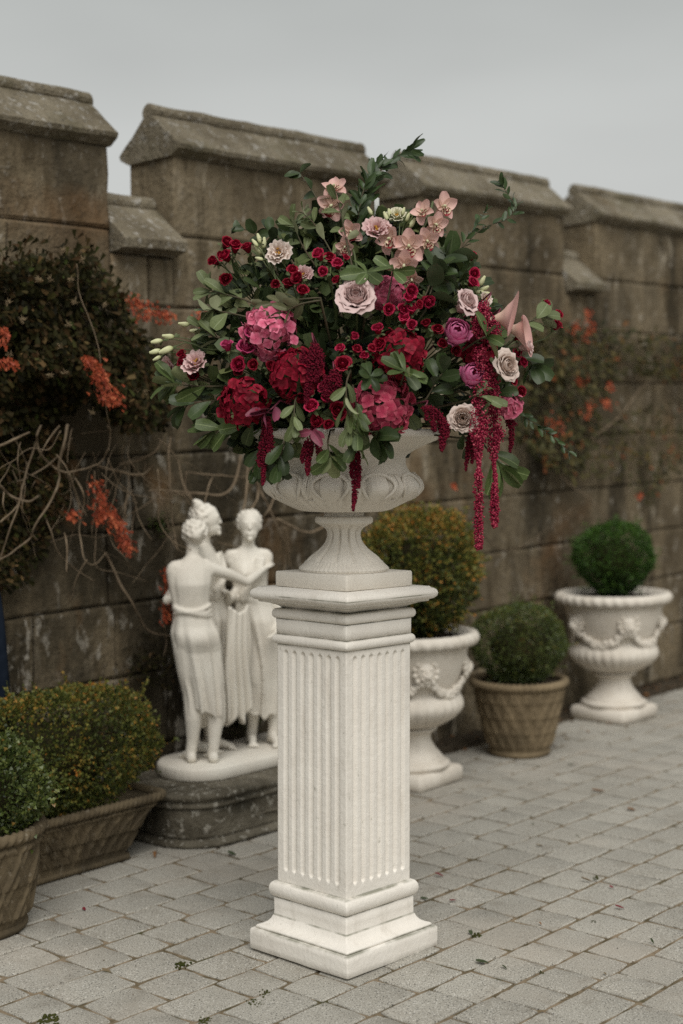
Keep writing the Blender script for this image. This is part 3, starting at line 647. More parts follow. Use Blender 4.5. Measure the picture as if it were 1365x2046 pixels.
def onbowl(a, z, out=.004):
    r = np.interp(z, _bz, _br) + out; return A3(r * math.cos(a), r * math.sin(a), z)
for i in range(10):                                                # carved leaves: a rolled edge round each lobe, a fan of ribs between
    ac = -.05 + i * np.pi / 5; mb = MB()
    tube(mb, [onbowl(ac + .225 * math.sin(t) * (1 - .25 * math.cos(t)), .297 - .040 * math.cos(t), .010) for t in np.linspace(.5, 2 * np.pi - .5, 22)], np.r_[np.linspace(.003, .0058, 6), np.full(10, .0058), np.linspace(.0058, .003, 6)], 7)
    for u in (-.085, -.03, .03, .085): tube(mb, [onbowl(ac + np.pi / 10 + u * (t ** .8), .258 + .078 * t, .003) for t in np.linspace(.1, 1, 9)], np.linspace(.0022, .0042, 9), 6)
    for u in (-.04, 0, .04): ell(mb, onbowl(ac + np.pi / 10 + u, .262, .004), (.005, .005, .004), 6, 5)
    mb.build('carved_leaf', MAT['urn_white'], urn)

# ------------------------------------------------------------------ planters
def ropering(mb, P, r0, nt=1.0, amp=.16, pitch=.028):
    """rope moulding round a closed polyline P (k,3)"""
    k = len(P); T = np.roll(P, -1, 0) - np.roll(P, 1, 0); L = np.cumsum(np.linalg.norm(P - np.roll(P, 1, 0), axis=1)); T /= np.linalg.norm(T, axis=1)[:, None]
    O = np.cross(T, ZZ); n = 10; a = np.arange(n) / n * 2 * np.pi
    tot = L[-1]; tw = round(tot / pitch)
    R = r0 * (1 + amp * np.cos(2 * a[None, :] - (L / tot * tw * 2 * np.pi)[:, None]))
    V = P[:, None, :] + R[..., None] * (np.cos(a)[None, :, None] * O[:, None, :] + np.sin(a)[None, :, None] * ZZ)
    i = np.arange(k)[:, None]; j = np.arange(n)[None, :]; i2 = (i + 1) % k; j2 = (j + 1) % n
    F = np.stack(np.broadcast_arrays(i * n + j, i2 * n + j, i2 * n + j2, i * n + j2), -1).reshape(-1, 4)
    mb.add(V.reshape(-1, 3), F[:, ::-1]); return mb
def weave(u, z, n, k, amp):
    """crossing pairs of straps; u is 0..1 round the pot, z height"""
    p1, p2 = 2 * np.pi * (n * u + k * z), 2 * np.pi * (n * u - k * z)
    def strap(p): c = np.cos(p); return np.clip((c - .15) / .25, 0, 1) ** .6 * (.80 - .35 * np.clip((c - .86) / .1, 0, 1))
    ov = np.sin(np.pi * (n * u * 2)) * np.cos(np.pi * k * z * 2) > 0
    return amp * np.maximum(strap(p1) * np.where(ov, 1, .55), strap(p2) * np.where(ov, .55, 1))
def basket_pot(label, c, rb_, rt, h, m, group, n=14, k=9, amp=.013):
    t = thing('basket_pot', label, 'plant pot', c, rotz=random.random() * 6, group=group)
    prof = smoothprof([(rb_ * .93, 0), (rb_, .006), (rb_ * 1.03, .018), (rb_ * 1.0, .032), (rb_ * 1.02, .04), (rb_ + (rt - rb_) * .28, h * .34), (rb_ + (rt - rb_) * .55, h * .62), (rt * .93, h * .93), (rt * .955, h)], 130)
    def fn(a, i, r, z):
        q = np.clip((z - .04) / .02, 0, 1) * np.clip((h * .95 - z) / .015, 0, 1)
        return r + weave(a / (2 * np.pi), z, n, k, amp) * q, z
    mb = MB(); lathe(mb, prof, 400, fn, cap=True); mb.build('body', m, t)
    a = np.linspace(0, 2 * np.pi, 420, endpoint=False); mb = MB()
    ropering(mb, np.c_[np.cos(a) * rt * .965, np.sin(a) * rt * .965, np.full(420, h + .006)], .019); mb.build('rope_rim', m, t)
    mb = MB(); lathe(mb, [(rt * .95, h + .002), (rt * .5, h + .006), (.01, h + .008)], 30); mb.build('soil', MAT['soil'], t)
    return t
def rrect(L, D, r, n=160):
    seg = [(L / 2 - r, -D / 2 + r, -np.pi / 2), (L / 2 - r, D / 2 - r, 0), (-L / 2 + r, D / 2 - r, np.pi / 2), (-L / 2 + r, -D / 2 + r, np.pi)]
    P = [(x + r * math.cos(a + t), y + r * math.sin(a + t)) for x, y, a in seg for t in np.linspace(0, np.pi / 2, 9)]
    P = np.array(P + [P[0]]); d_ = np.concatenate([[0], np.cumsum(np.linalg.norm(np.diff(P, axis=0), axis=1))]); u = np.linspace(0, d_[-1], n, endpoint=False)
    return np.c_[np.interp(u, d_, P[:, 0]), np.interp(u, d_, P[:, 1])]
def rloft(mb, rings, fn=None):
    """rings: (L, D, r, z, x shift)"""
    V = []; n = 0
    for L, D, r, z in rings:
        q = rrect(L, D, r, 420); n = len(q); nr = np.roll(q, -1, 0) - np.roll(q, 1, 0); nr = np.c_[nr[:, 1], -nr[:, 0]]; nr /= np.linalg.norm(nr, axis=1)[:, None]
        g = 0 if fn is None else fn(np.arange(n) / n, z)
        V.append(np.c_[q + nr * np.reshape(g, (-1, 1)) if fn is not None else q, np.full(n, z)])
    f = [tuple(x) for x in grid_faces(n, len(rings), True)] + [tuple(range(n - 1, -1, -1)), tuple((len(rings) - 1) * n + np.arange(n))]
    mb.add(np.concatenate(V), f); return mb

TR = thing('trough_planter', 'long rectangular basket-weave stone trough with a rope rim holding the box hedge', 'planter', ws(-3.615, .315), rotz=WROT)
hh = .222; rings = [(.47, .17, .03, 0.), (.482, .18, .03, .006), (.482, .18, .03, .022), (.462, .168, .03, .03)]
for t in np.linspace(.1, 1, 60): rings.append((.462 + (.715 - .462) * t ** 1.5, .168 + .105 * t ** 1.25, .03 + .01 * t, .03 + (hh - .03) * t))
mb = MB(); rloft(mb, rings, lambda u, z: weave(u, z, 26, 6.5, .024) * np.clip((z - .035) / .02, 0, 1) * np.clip((hh * .95 - z) / .015, 0, 1)); mb.build('body', MAT['basket'], TR)
mb = MB(); q = rrect(.735, .29, .045, 700); ropering(mb, np.c_[q, np.full(700, hh + .004)], .0165, pitch=.022); mb.build('rope_rim', MAT['basket'], TR)
mb = MB(); q = rrect(.47, .172, .03, 400); ropering(mb, np.c_[q, np.full(400, .014)], .012, pitch=.018); mb.build('rope_foot', MAT['basket'], TR)
mb = MB(); rloft(mb, [(.69, .25, .03, hh - .03), (.3, .05, .02, hh - .02)]); mb.build('soil', MAT['soil'], TR)
RPC = A3(-1.205, 4.60, 0)
basket_pot('brown basket-weave stone pot at the left edge with a round green box bush', RPC, .175, .235, .318, MAT['basket'], 'basket-weave pots', 12, 4.6, .017)
PTC = A3(.842, 7.02, 0)
basket_pot('tan basket-weave pot between the two white garden urns', PTC, .145, .228, .345, MAT['basket_far'], 'basket-weave pots', 20, 6.5, .013)

def garden_urn(label, c, rot, k=1.0):
    t = thing('garden_urn', label, 'urn', c, rotz=WROT + rot, group='white urn planters along the wall'); m = MAT['far_white']
    mb = MB(); box(mb, (-.168 * k, -.168 * k, 0), (.168 * k, .168 * k, .074 * k), .012); mb.build('plinth', m, t)
    mb = MB(); lathe(mb, [(r * k, z * k) for r, z in smoothprof([(.165, .0745), (.174, .084), (.172, .098), (.150, .106), (.148, .112), (.135, .130), (.110, .160), (.093, .190), (.089, .213), (.098, .232), (.116, .242), (.117, .254), (.100, .260)], 40)], 64); mb.build('foot', m, t)
    def gad(a, i, r, z):
        q = math.exp(-((z / k - .335) / .055) ** 2); return r + k * q * .009 * (np.abs(np.cos(15 * a)) - .6), z
    mb = MB(); lathe(mb, [(r * k, z * k) for r, z in smoothprof([(.098, .2605), (.140, .268), (.195, .300), (.229, .335), (.237, .366), (.225, .398), (.206, .420), (.203, .432), (.213, .455), (.237, .52), (.255, .58), (.266, .622), (.29, .628)], 60)], 180, gad); mb.build('bowl', m, t)
    def rim(a, i, r, z): return r + .006 * k * np.cos(34 * a + i * .9), z
    mb = MB(); lathe(mb, [(r * k, z * k) for r, z in [(.272, .628), (.298, .632), (.309, .648), (.309, .665), (.298, .682), (.278, .686), (.262, .675), (.25, .65), (.02, .645)]], 150, rim); mb.build('rim', m, t)
    for i in range(5):
        a = i * 2 * np.pi / 5 + .3
        mb = MB()                                                  # lion mask
        o = A3(.246 * math.cos(a), .246 * math.sin(a), .535) * k; R = frame((math.cos(a), math.sin(a), .1), (-math.sin(a), math.cos(a), 0))
        for p, r in (((0, 0, .0), (.042, .048, .022)), ((0, -.018, .018), (.022, .018, .018)), ((0, -.008, .026), (.008, .018, .010)), ((-.019, .012, .016), (.012, .007, .008)), ((.019, .012, .016), (.012, .007, .008)), ((-.035, .034, .004), (.013, .013, .012)), ((.035, .034, .004), (.013, .013, .012)), ((0, -.04, .008), (.024, .014, .012)), ((-.016, -.03, .014), (.012, .012, .012)), ((.016, -.03, .014), (.012, .012, .012))):
            ell(mb, o + R @ (A3(*p) * k), A3(*r) * k, 10, 7, R)
        for b in np.linspace(0, 2 * np.pi, 14)[:-1]: ell(mb, o + R @ (A3(.05 * math.cos(b), .055 * math.sin(b), -.002) * k), A3(.015, .015, .012) * k, 7, 5, R)
        mb.build('lion_mask', m, t)
        mb = MB(); a2 = a + 2 * np.pi / 5                           # fruit garland hanging between two masks
        for u in np.linspace(.06, .94, 26):
            b = a + (a2 - a) * u; z = .515 - .095 * math.sin(math.pi * u) ** .8; rr = .208 + (z - .43) * .40
            for q in range(3): ell(mb, A3((rr + .012 + random.uniform(-.004, .006)) * math.cos(b), (rr + .012) * math.sin(b), z + random.uniform(-.013, .013)) * k, random.uniform(.011, .017) * k * (.6 + .5 * math.sin(math.pi * u)), 7, 5)
        mb.build('garland', m, t)
    mb = MB(); lathe(mb, [(.25 * k, .652 * k), (.12 * k, .66 * k), (.01, .662 * k)], 24); mb.build('soil', MAT['soil'], t)
    return t
UMC = A3(.292, 6.47, 0); URC = A3(1.455, 7.86, 0)
garden_urn('white garland urn nearest the fluted pedestal, partly hidden by it, holding an autumn bush', UMC, .05, .99)
garden_urn('white garland urn standing farthest right with a bright green topiary ball', URC, -.04, 1.0)

# ------------------------------------------------------------------ box bushes
LB = leaf_tpl(1, .55, .25, .2, 2)
def bush(name, label, c, rad, n, size, m, cat='bush', power=2.0, lump=.10, shell=.14, rotz=0.0, zmin=-1.0, fuzz=.35, group=None, shoots=0, varb=0.0, taper=.42):
    t = thing(name, label, cat, c, rotz=rotz, group=group); rad = np.array(rad, float)
    d_ = rng.normal(0, 1, (n * 2, 3)); d_ /= np.linalg.norm(d_, axis=1)[:, None]; d_ = d_[d_[:, 2] > zmin][:n]
    sup = (np.abs(d_) ** power).sum(1) ** (-1 / power)
    base = d_ * sup[:, None]; tp = 1 - taper * np.clip(-base[:, 2:3], 0, 1) ** 1.3; base = base * np.c_[tp, tp, np.ones(len(tp))]
    ln = 1 + lump * vnoise(base * rad, 5.5 / rad.max() * .5 + 4, 3) + lump * .6 * vnoise(base * rad, 22, 9)
    q = np.abs(rng.normal(0, shell, len(d_))); pos = base * (ln - q)[:, None] * rad
    nor = d_ / rad; nor /= np.linalg.norm(nor, axis=1)[:, None]
    Y = nor + ZZ * .45 + rng.normal(0, fuzz * 1.6, nor.shape)
    R = frames(Y, nor + rng.normal(0, .8, nor.shape))
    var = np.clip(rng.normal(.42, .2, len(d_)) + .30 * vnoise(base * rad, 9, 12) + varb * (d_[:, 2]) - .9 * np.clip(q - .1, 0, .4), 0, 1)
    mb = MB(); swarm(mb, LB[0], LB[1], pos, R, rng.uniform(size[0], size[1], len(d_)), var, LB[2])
    for _ in range(shoots):
        k = random.randrange(len(d_)); p = pos[k]; g = nor[k] + ZZ * .4 + rng.normal(0, .25, 3); g /= np.linalg.norm(g); m_ = 9
        pp = p + g * np.linspace(0, random.uniform(.03, .07), m_)[:, None]
        swarm(mb, LB[0], LB[1], pp, frames(g + rng.normal(0, .7, (m_, 3)), rng.normal(0, 1, (m_, 3))), rng.uniform(size[0], size[1], m_), np.clip(rng.normal(.6, .2, m_), 0, 1), LB[2])
    tag(mb.build('foliage', m, t), kind='stuff')
    mb = MB(); nb = 26                                              # inner twigs, plus a solid dark core standing in for the bush's inner shade
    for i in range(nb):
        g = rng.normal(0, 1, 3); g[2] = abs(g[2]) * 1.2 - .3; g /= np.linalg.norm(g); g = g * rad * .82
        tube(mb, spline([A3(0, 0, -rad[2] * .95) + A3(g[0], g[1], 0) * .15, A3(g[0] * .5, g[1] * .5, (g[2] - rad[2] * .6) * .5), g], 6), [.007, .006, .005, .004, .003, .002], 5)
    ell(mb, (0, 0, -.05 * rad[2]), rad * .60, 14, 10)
    mb.build('inner_twigs_and_shade', MAT['shadowbody'], t)
    return t
bush('box_hedge', 'clipped rectangular box hedge with bronze-tipped leaves in the trough', ws(-3.69, .315, .42), (.47, .20, .228), 24000, (.014, .026), MAT['box'], 'hedge', 3.2, .10, .10, WROT, shoots=260, varb=.12)
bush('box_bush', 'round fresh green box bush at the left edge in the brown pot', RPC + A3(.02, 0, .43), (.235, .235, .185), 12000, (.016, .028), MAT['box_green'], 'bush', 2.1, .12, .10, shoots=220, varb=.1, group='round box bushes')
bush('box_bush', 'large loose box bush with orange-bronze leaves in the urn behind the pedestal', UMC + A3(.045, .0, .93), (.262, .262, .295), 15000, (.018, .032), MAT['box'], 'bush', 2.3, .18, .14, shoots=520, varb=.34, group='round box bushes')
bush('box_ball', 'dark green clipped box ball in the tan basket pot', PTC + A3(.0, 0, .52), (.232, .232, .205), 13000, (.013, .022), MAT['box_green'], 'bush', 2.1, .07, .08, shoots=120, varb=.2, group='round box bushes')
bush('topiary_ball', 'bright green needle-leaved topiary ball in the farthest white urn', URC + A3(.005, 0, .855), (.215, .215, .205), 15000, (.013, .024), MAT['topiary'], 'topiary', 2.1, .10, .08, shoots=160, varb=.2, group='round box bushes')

# navy cloth at the left edge
mb = MB(); k = 40
def cf(a, i, r, z): return r * (1 + .06 * np.sin(7 * a + z * 3) + .03 * np.sin(13 * a - 2 * z)), z
lathe(mb, smoothprof([(.13, .0), (.125, .2), (.125, .5), (.118, .8), (.10, 1.0), (.06, 1.08), (.01, 1.10)], 40), 60, cf)
nv = mb.build('fabric_cover', MAT['navy'], None, M=Matrix.Translation(at(-52, 1300, 5.35) * A3(1, 1, 0)))
tag(nv, 'dark navy fabric cover standing upright at the left edge behind the box hedge', 'cover')

# ------------------------------------------------------------------ statue on its stone plinth
STC = ws(-2.70, .295)
sp_ = thing('stone_plinth', 'dark lichen-spotted rounded stone plinth under the white statue', 'plinth', STC, rotz=WROT)
def bumpy(u, z): 
    P = np.c_[np.cos(2 * np.pi * u), np.sin(2 * np.pi * u), np.full(len(u), z * 6)]; return vnoise(P, 6, 4, 3) * .004
mb = MB(); rloft(mb, [(1.0, .50, .2, 0), (1.02, .525, .21, .004), (1.022, .528, .21, .016), (.995, .50, .2, .024), (.97, .475, .19, .03)], bumpy); mb.build('foot_moulding', MAT['darkstone'], sp_, M=None)
mb = MB(); rloft(mb, [(.97, .475, .19, .0305)] + [(.965 + .01 * t, .47 + .008 * t, .19, .0305 + .115 * t) for t in np.linspace(.1, 1, 12)], bumpy); mb.build('body', MAT['darkstone'], sp_)
mb = MB(); rloft(mb, [(.978, .48, .19, .146), (1.0, .50, .2, .150), (1.008, .508, .2, .158), (1.0, .50, .2, .166), (.985, .487, .195, .170), (.985, .487, .195, .176), (1.01, .51, .2, .182), (1.02, .52, .2, .192), (1.015, .515, .2, .203), (.99, .49, .19, .208)], bumpy); mb.build('top_moulding', MAT['darkstone'], sp_)
mb = MB()
for i in range(5):                                                  # carved scroll relief on the front
    a0 = random.random() * 6; cx_, cz_ = .02 + i * .085, .085 + .02 * (-1) ** i
    P = [A3(cx_ + (.008 + .0042 * t) * math.cos(a0 + t * .9 * (-1) ** i), -.240, cz_ + (.008 + .0036 * t) * math.sin(a0 + t * .9 * (-1) ** i)) for t in np.linspace(0, 9, 24)]
    tube(mb, P, np.linspace(.010, .006, 24), 6)
for i in range(9): ell(mb, (random.uniform(-.03, .42), -.238, random.uniform(.055, .125)), (.018, .012, .010), 8, 6)
tube(mb, spline([(-.16, -.238, .075), (-.1, -.24, .083), (-.03, -.24, .078)], 10), np.linspace(.003, .008, 10), 6)
mb.build('carved_relief', MAT['darkstone'], sp_)

SZ = .209
st = thing('statue', 'white marble statue of three robed standing figures on the dark stone plinth', 'statue', ws(-2.70, .295, SZ), rotz=WROT)
mb = MB(); rloft(mb, [(.84, .34, .16, 0), (.85, .35, .165, .006), (.85, .35, .165, .043), (.835, .335, .16, .053)]); o = mb.build('base_slab', MAT['marble'], st); o.location = (.08, .055, 0)
def caps(mb, pts, rad, n=10):
    P = spline(np.array(pts, float), len(pts) * 4); r = np.interp(np.linspace(0, 1, len(P)), np.linspace(0, 1, len(rad)), rad); tube(mb, P, r, n)
    ell(mb, P[0], r[0], n, 7); ell(mb, P[-1], r[-1], n, 7)
def figure(fx, fy, h, yaw, arms, bun, lean=(0, 0), seed=0, headyaw=0.0, hem=.17, legs=((.050, .0, .050, .0), (.046, .035, .034, -.035))):
    mb = MB(); c, s = math.cos(yaw), math.sin(yaw); Rz = np.array([[c, -s, 0], [s, c, 0], [0, 0, 1]])
    def Lp(x, y, z): return Rz @ A3(x * h + .022 * math.sin(z * 6.2 + seed), y * h, 0) + A3(fx, fy, z * h + .053) + A3(lean[0], lean[1], 0) * z * z
    prof = [(.02, .082, .074), (.06, .076, .070), (.14, .076, .070), (.20, .078, .072), (.28, .080, .074), (.36, .088, .080), (.48, .096, .084), (.535, .098, .086), (.58, .084, .072), (.635, .071, .060), (.69, .075, .064), (.735, .083, .070), (.775, .086, .058), (.805, .082, .047), (.83, .055, .038), (.85, .03, .03)]
    n = 72; a = np.arange(n) / n * 2 * np.pi; V = []
    zs = np.linspace(hem, .85, 60)
    for z in zs:
        z_ = z
        rx = np.interp(z, [p[0] for p in prof], [p[1] for p in prof]); ry = np.interp(z, [p[0] for p in prof], [p[2] for p in prof])
        f = .17 * np.clip((.60 - z) / .4, 0, 1) ** .8 + .02
        ph = seed + 1.3 * np.sin(z * 5 + seed); nn = vnoise(np.c_[np.cos(a) * 2.2, np.sin(a) * 2.2, np.full(n, z * 1.6 + seed * 3)], 1.0, 3, 2); g = 1 + f * (np.sin(9 * a + ph + 2.2 * nn) * .75 + 1.1 * nn + .3 * np.sin(17 * a - ph * 1.6 + 2 * nn))
        knee = .022 * math.exp(-((z - .30) / .09) ** 2) * np.exp(-((np.mod(a - np.pi / 2 + .5 + np.pi, 2 * np.pi) - np.pi) / .5) ** 2)
        x = rx * g * np.cos(a); y = ry * g * np.sin(a) + knee - .006 * math.sin(z * 9)
        if z > .68 and z < .79:                                      # bust
            for sg in (-1, 1): y = y + .022 * math.exp(-((z - .735) / .028) ** 2) * np.exp(-((x / .036 - sg) / .55) ** 2) * (np.sin(a) > 0)
        if .46 < z < .56: y = y - .016 * math.exp(-((z - .51) / .035) ** 2) * (np.sin(a) < 0) * np.abs(np.sin(a))
        V.append(np.array([Lp(p, q_, z - (.05 * math.sin(1.0 * t_ + seed * 2) + .012 * math.sin(9 * t_)) * max(0, 1 - (z - hem) / .12)) for p, q_, t_ in zip(x, y, a)]))
    f = [tuple(x) for x in grid_faces(n, len(zs), True)] + [tuple(range(n - 1, -1, -1)), tuple((len(zs) - 1) * n + np.arange(n))]
    mb.add(np.concatenate(V), f)
    # sash and overfold
    for k in range(3): caps(mb, [Lp(.079 * math.cos(t), .068 * math.sin(t), .615 + .012 * k + .01 * math.sin(2 * t + k)) for t in np.linspace(0, 2 * np.pi, 14)], [.0055 * h] * 3, 8)
    for k in range(4): caps(mb, [Lp(-.06 + .01 * k, .055, .80), Lp(-.01 + .012 * k, .082 - .006 * k, .71 - .02 * k), Lp(.055, .06, .65 - .01 * k)], [.007 * h, .012 * h, .007 * h], 8)
    caps(mb, [Lp(0, -.004, .82), Lp(0, .006, .89)], [.030 * h, .026 * h])
    hc = Lp(0, .016, .935); ch, sh = math.cos(yaw + headyaw), math.sin(yaw + headyaw); Rh = np.array([[ch, -sh, 0], [sh, ch, 0], [0, 0, 1]])
    def Hp(x, y, z): return hc + Rh @ (A3(x, y, z) * h)
    ell(mb, Hp(0, 0, .006), A3(.045, .054, .058) * h, 18, 12, Rh); ell(mb, Hp(0, .018, -.028), A3(.033, .034, .036) * h, 12, 9, Rh)
    ell(mb, Hp(0, .050, -.053), A3(.013, .011, .010) * h, 8, 6, Rh)                                         # chin
    caps(mb, [Hp(0, .050, .014), Hp(0, .058, -.010)], [.004 * h, .0065 * h], 8)                                # nose
    for sg in (-1, 1):
        ell(mb, Hp(sg * .018, .051, .016), A3(.012, .004, .003) * h, 8, 6, Rh); ell(mb, Hp(sg * .018, .046, .004), A3(.009, .006, .006) * h, 8, 6, Rh); ell(mb, Hp(sg * .047, -.002, -.004), A3(.006, .011, .016) * h, 8, 6, Rh)
    ell(mb, Hp(0, .053, -.030), A3(.014, .007, .004) * h, 8, 6, Rh); ell(mb, Hp(0, .052, -.038), A3(.011, .007, .004) * h, 8, 6, Rh)
    # hair: cap of wavy locks and a bun
    for k in range(11):
        t = (k - 5) / 5; caps(mb, [Hp(.047 * t, .030 * (1 - t * t) + .006, .048 - .026 * t * t), Hp(.050 * t, -.02, .060 - .042 * t * t), Hp(.036 * t, -.058, .014 - .016 * t * t)], [.005 * h, .007 * h, .005 * h], 8)
    ell(mb, Hp(0, -.016, .018), A3(.049, .048, .050) * h, 16, 10, Rh)
    for q in range(34):                                             # curls
        t_ = q * 2.4; u_ = -.2 + 1.15 * (q / 34); w_ = math.sqrt(max(0, 1 - u_ * u_)); cx2, cy2 = w_ * math.cos(t_), w_ * math.sin(t_)
        if cy2 < .35 + .8 * max(0, u_ - .3): ell(mb, Hp(.049 * cx2, -.016 + .050 * cy2, .018 + .050 * u_), A3(.011, .011, .008) * h, 7, 5)
    ell(mb, Hp(*bun), A3(.024, .024, .022) * h, 12, 8, Rh); ell(mb, Hp(bun[0] + .008, bun[1] - .008, bun[2] + .012), A3(.016, .016, .014) * h, 10, 7, Rh)
    for sx_, el_, ha, fd in arms:
        sh_ = Lp(sx_ * .080, -.004, .795); E_, H_ = A3(*el_), A3(*ha)
        ell(mb, sh_ - A3(0, 0, .006), .028 * h, 12, 9); caps(mb, [Lp(sx_ * .055, -.004, .812), sh_, sh_ * .5 + E_ * .5 + A3(0, 0, .004), E_], [.026 * h, .027 * h, .025 * h, .019 * h]); caps(mb, [E_, E_ * .65 + H_ * .35, H_], [.020 * h, .020 * h, .012 * h])
        fd = nrm(fd); sd_ = nrm(np.cross(fd, nrm(H_ - E_) + A3(.1, .2, .3))); ell(mb, H_ + fd * .016, A3(.018, .024, .011) * h, 10, 7, frame(np.cross(sd_, fd), sd_))
        for q in range(4): 
            b = H_ + fd * .032 + sd_ * (q - 1.5) * .0095 * h; L_ = (.030, .036, .034, .026)[q]
            caps(mb, [b, b + fd * L_ * .55 + A3(0, 0, -.003), b + fd * L_ + A3(0, 0, -.010)], [.0062, .0058, .0045], 6)
        caps(mb, [H_ + fd * .006 + sd_ * .018, H_ + fd * .024 + sd_ * .031], [.0065, .005], 6)
    for sg, (kx, ky, ax_, ay_) in zip((-1, 1), legs):                  # legs and feet below the tunic
        caps(mb, [Lp(sg * .044, 0, .47), Lp(sg * (.046 + kx) / 2, ky * .6, .37), Lp(sg * kx, ky, .275), Lp(sg * (kx * .55 + ax_ * .45), ky * .4 + ay_ * .6 - .012, .185), Lp(sg * ax_, ay_ - .004, .085), Lp(sg * ax_, ay_, .030)], [.058 * h, .052 * h, .036 * h, .037 * h, .023 * h, .0225 * h], 14)
        ell(mb, Lp(sg * kx, ky + .014, .278), A3(.024, .022, .03) * h, 10, 7)
        caps(mb, [Lp(sg * ax_, ay_ - .018, .020), Lp(sg * (ax_ + .003), ay_ + .03, .026), Lp(sg * (ax_ + .008), ay_ + .085, .012)], [.022 * h, .021 * h, .015 * h], 8)
        for q in range(5): caps(mb, [Lp(sg * (ax_ - .012 + q * .0085), ay_ + .085, .010), Lp(sg * (ax_ - .012 + q * .010), ay_ + .113 - .005 * q, .007)], [.0066 * h, .0052 * h], 6)
    me = mb.mesh('robed_figure', MAT['marble']); ob_ = link('robed_figure', me, st)
    md = ob_.modifiers.new('r', 'REMESH'); md.mode = 'VOXEL'; md.voxel_size = .0048; md.use_smooth_shade = True
    ms = ob_.modifiers.new('s', 'SMOOTH'); ms.factor = .5; ms.iterations = 4
    dg = bpy.context.evaluated_depsgraph_get(); dg.update(); new = bpy.data.meshes.new_from_object(ob_.evaluated_get(dg)); ob_.modifiers.clear(); ob_.data = new
    new.materials.clear(); new.materials.append(MAT['marble'])
    return ob_
z0 = .053
figure(-.20, .03, .965, -.5, [(1, (.02, -.03, .755), (.155, .0, .80), (.8, .3, .35)), (-1, (-.25, .07, .60), (-.16, .14, .62), (1, .3, 0))], (-.01, -.058, .0), (.02, .02), 0.3, .1)
figure(-.045, .155, 1.02, 3.65, [(1, (-.275, .12, .70), (-.25, .055, .74), (.6, .5, .2)), (-1, (.09, .17, .62), (.12, .06, .60), (.3, -.9, -.1))], (.02, -.03, .062), (-.01, -.02), 1.7, .25)
figure(.175, .07, .985, 2.55, [(1, (.27, .02, .60), (.16, -.05, .53), (-.9, -.3, 0)), (-1, (.05, .12, .66), (.02, .08, .70), (-.8, -.3, .4))], (.0, -.056, .02), (-.02, .01), 3.1, -.15)
mb = MB()                                                          # cloth hanging between the figures
nx_, nz_ = 40, 40; U, T = np.meshgrid(np.linspace(0, 1, nx_), np.linspace(0, 1, nz_))
x = .0 + (U - .5) * (.10 + .04 * T); y = -.012 + .014 * np.sin(U * 21 + 1.5 * np.sin(T * 5)) * (.3 + T) + .02 * T; z = .66 - T * (.46 + .03 * np.sin(U * 12)) - .03 * np.sin(np.pi * U) * (1 - T)
F1 = np.c_[x.ravel(), y.ravel(), z.ravel()]; F2 = F1 + (0, .022, 0); k = len(F1)
g = grid_faces(nx_, nz_); b = list(range(nx_)) + [r * nx_ + nx_ - 1 for r in range(1, nz_)] + list(range(nx_ * nz_ - 2, (nz_ - 1) * nx_ - 1, -1)) + [r * nx_ for r in range(nz_ - 2, 0, -1)]
mb.add(np.concatenate([F1, F2]), [tuple(q)[::-1] for q in g] + [tuple(q + k) for q in g] + [(b[i], b[(i + 1) % len(b)], b[(i + 1) % len(b)] + k, b[i] + k) for i in range(len(b))])
mb.build('hanging_cloth', MAT['marble'], st)
# ------------------------------------------------------------------ the flower arrangement
ZC = proj(UB)[2] - .005
def bl(x, y, k=1.0):
    """a point on the domed front of the arrangement and the direction it faces"""
    u = (x - 705) / 410.; v = (y - 730) / (430. if y < 730 else 330.); q = math.sqrt(max(0.0, 1 - u * u - v * v))
    p = at(x, y, ZC - .40 * q * k)
    n = nrm(RC * u * .95 + UC * (-v * .55 + .18) - FW * (q * .85 + .35))
    return p, n
HEART = at(700, 850, ZC)
def petal_grid(theta, ha, prof, m=5, n=7, edge=.25, tipp=.0, ruff=0., rk=3.0, seed=0., lean=0.):
    """a petal wrapped round the z axis: prof(t) -> R, z"""
    V, uv = [], []
    for i in range(m):
        t = i / (m - 1)
        for j in range(n):
            s = -1 + 2 * j / (n - 1); tt = t * (1 - edge * s * s * t + tipp * (1 - abs(s)) * t)
            R, z = prof(tt, s); wv = (.45 + .55 * min(1, t * 1.6)) * (1 - .18 * max(0, t - .75) / .25)
            a = theta + s * ha * wv + lean * t
            if ruff: z += ruff * t * t * math.sin(s * rk * 3 + seed); R += ruff * t * t * math.sin(s * rk * 4.1 + seed * 2)
            V.append((R * math.cos(a), R * math.sin(a), z)); uv.append((s, t))
    return np.array(V), grid_faces(n, m), np.array(uv)
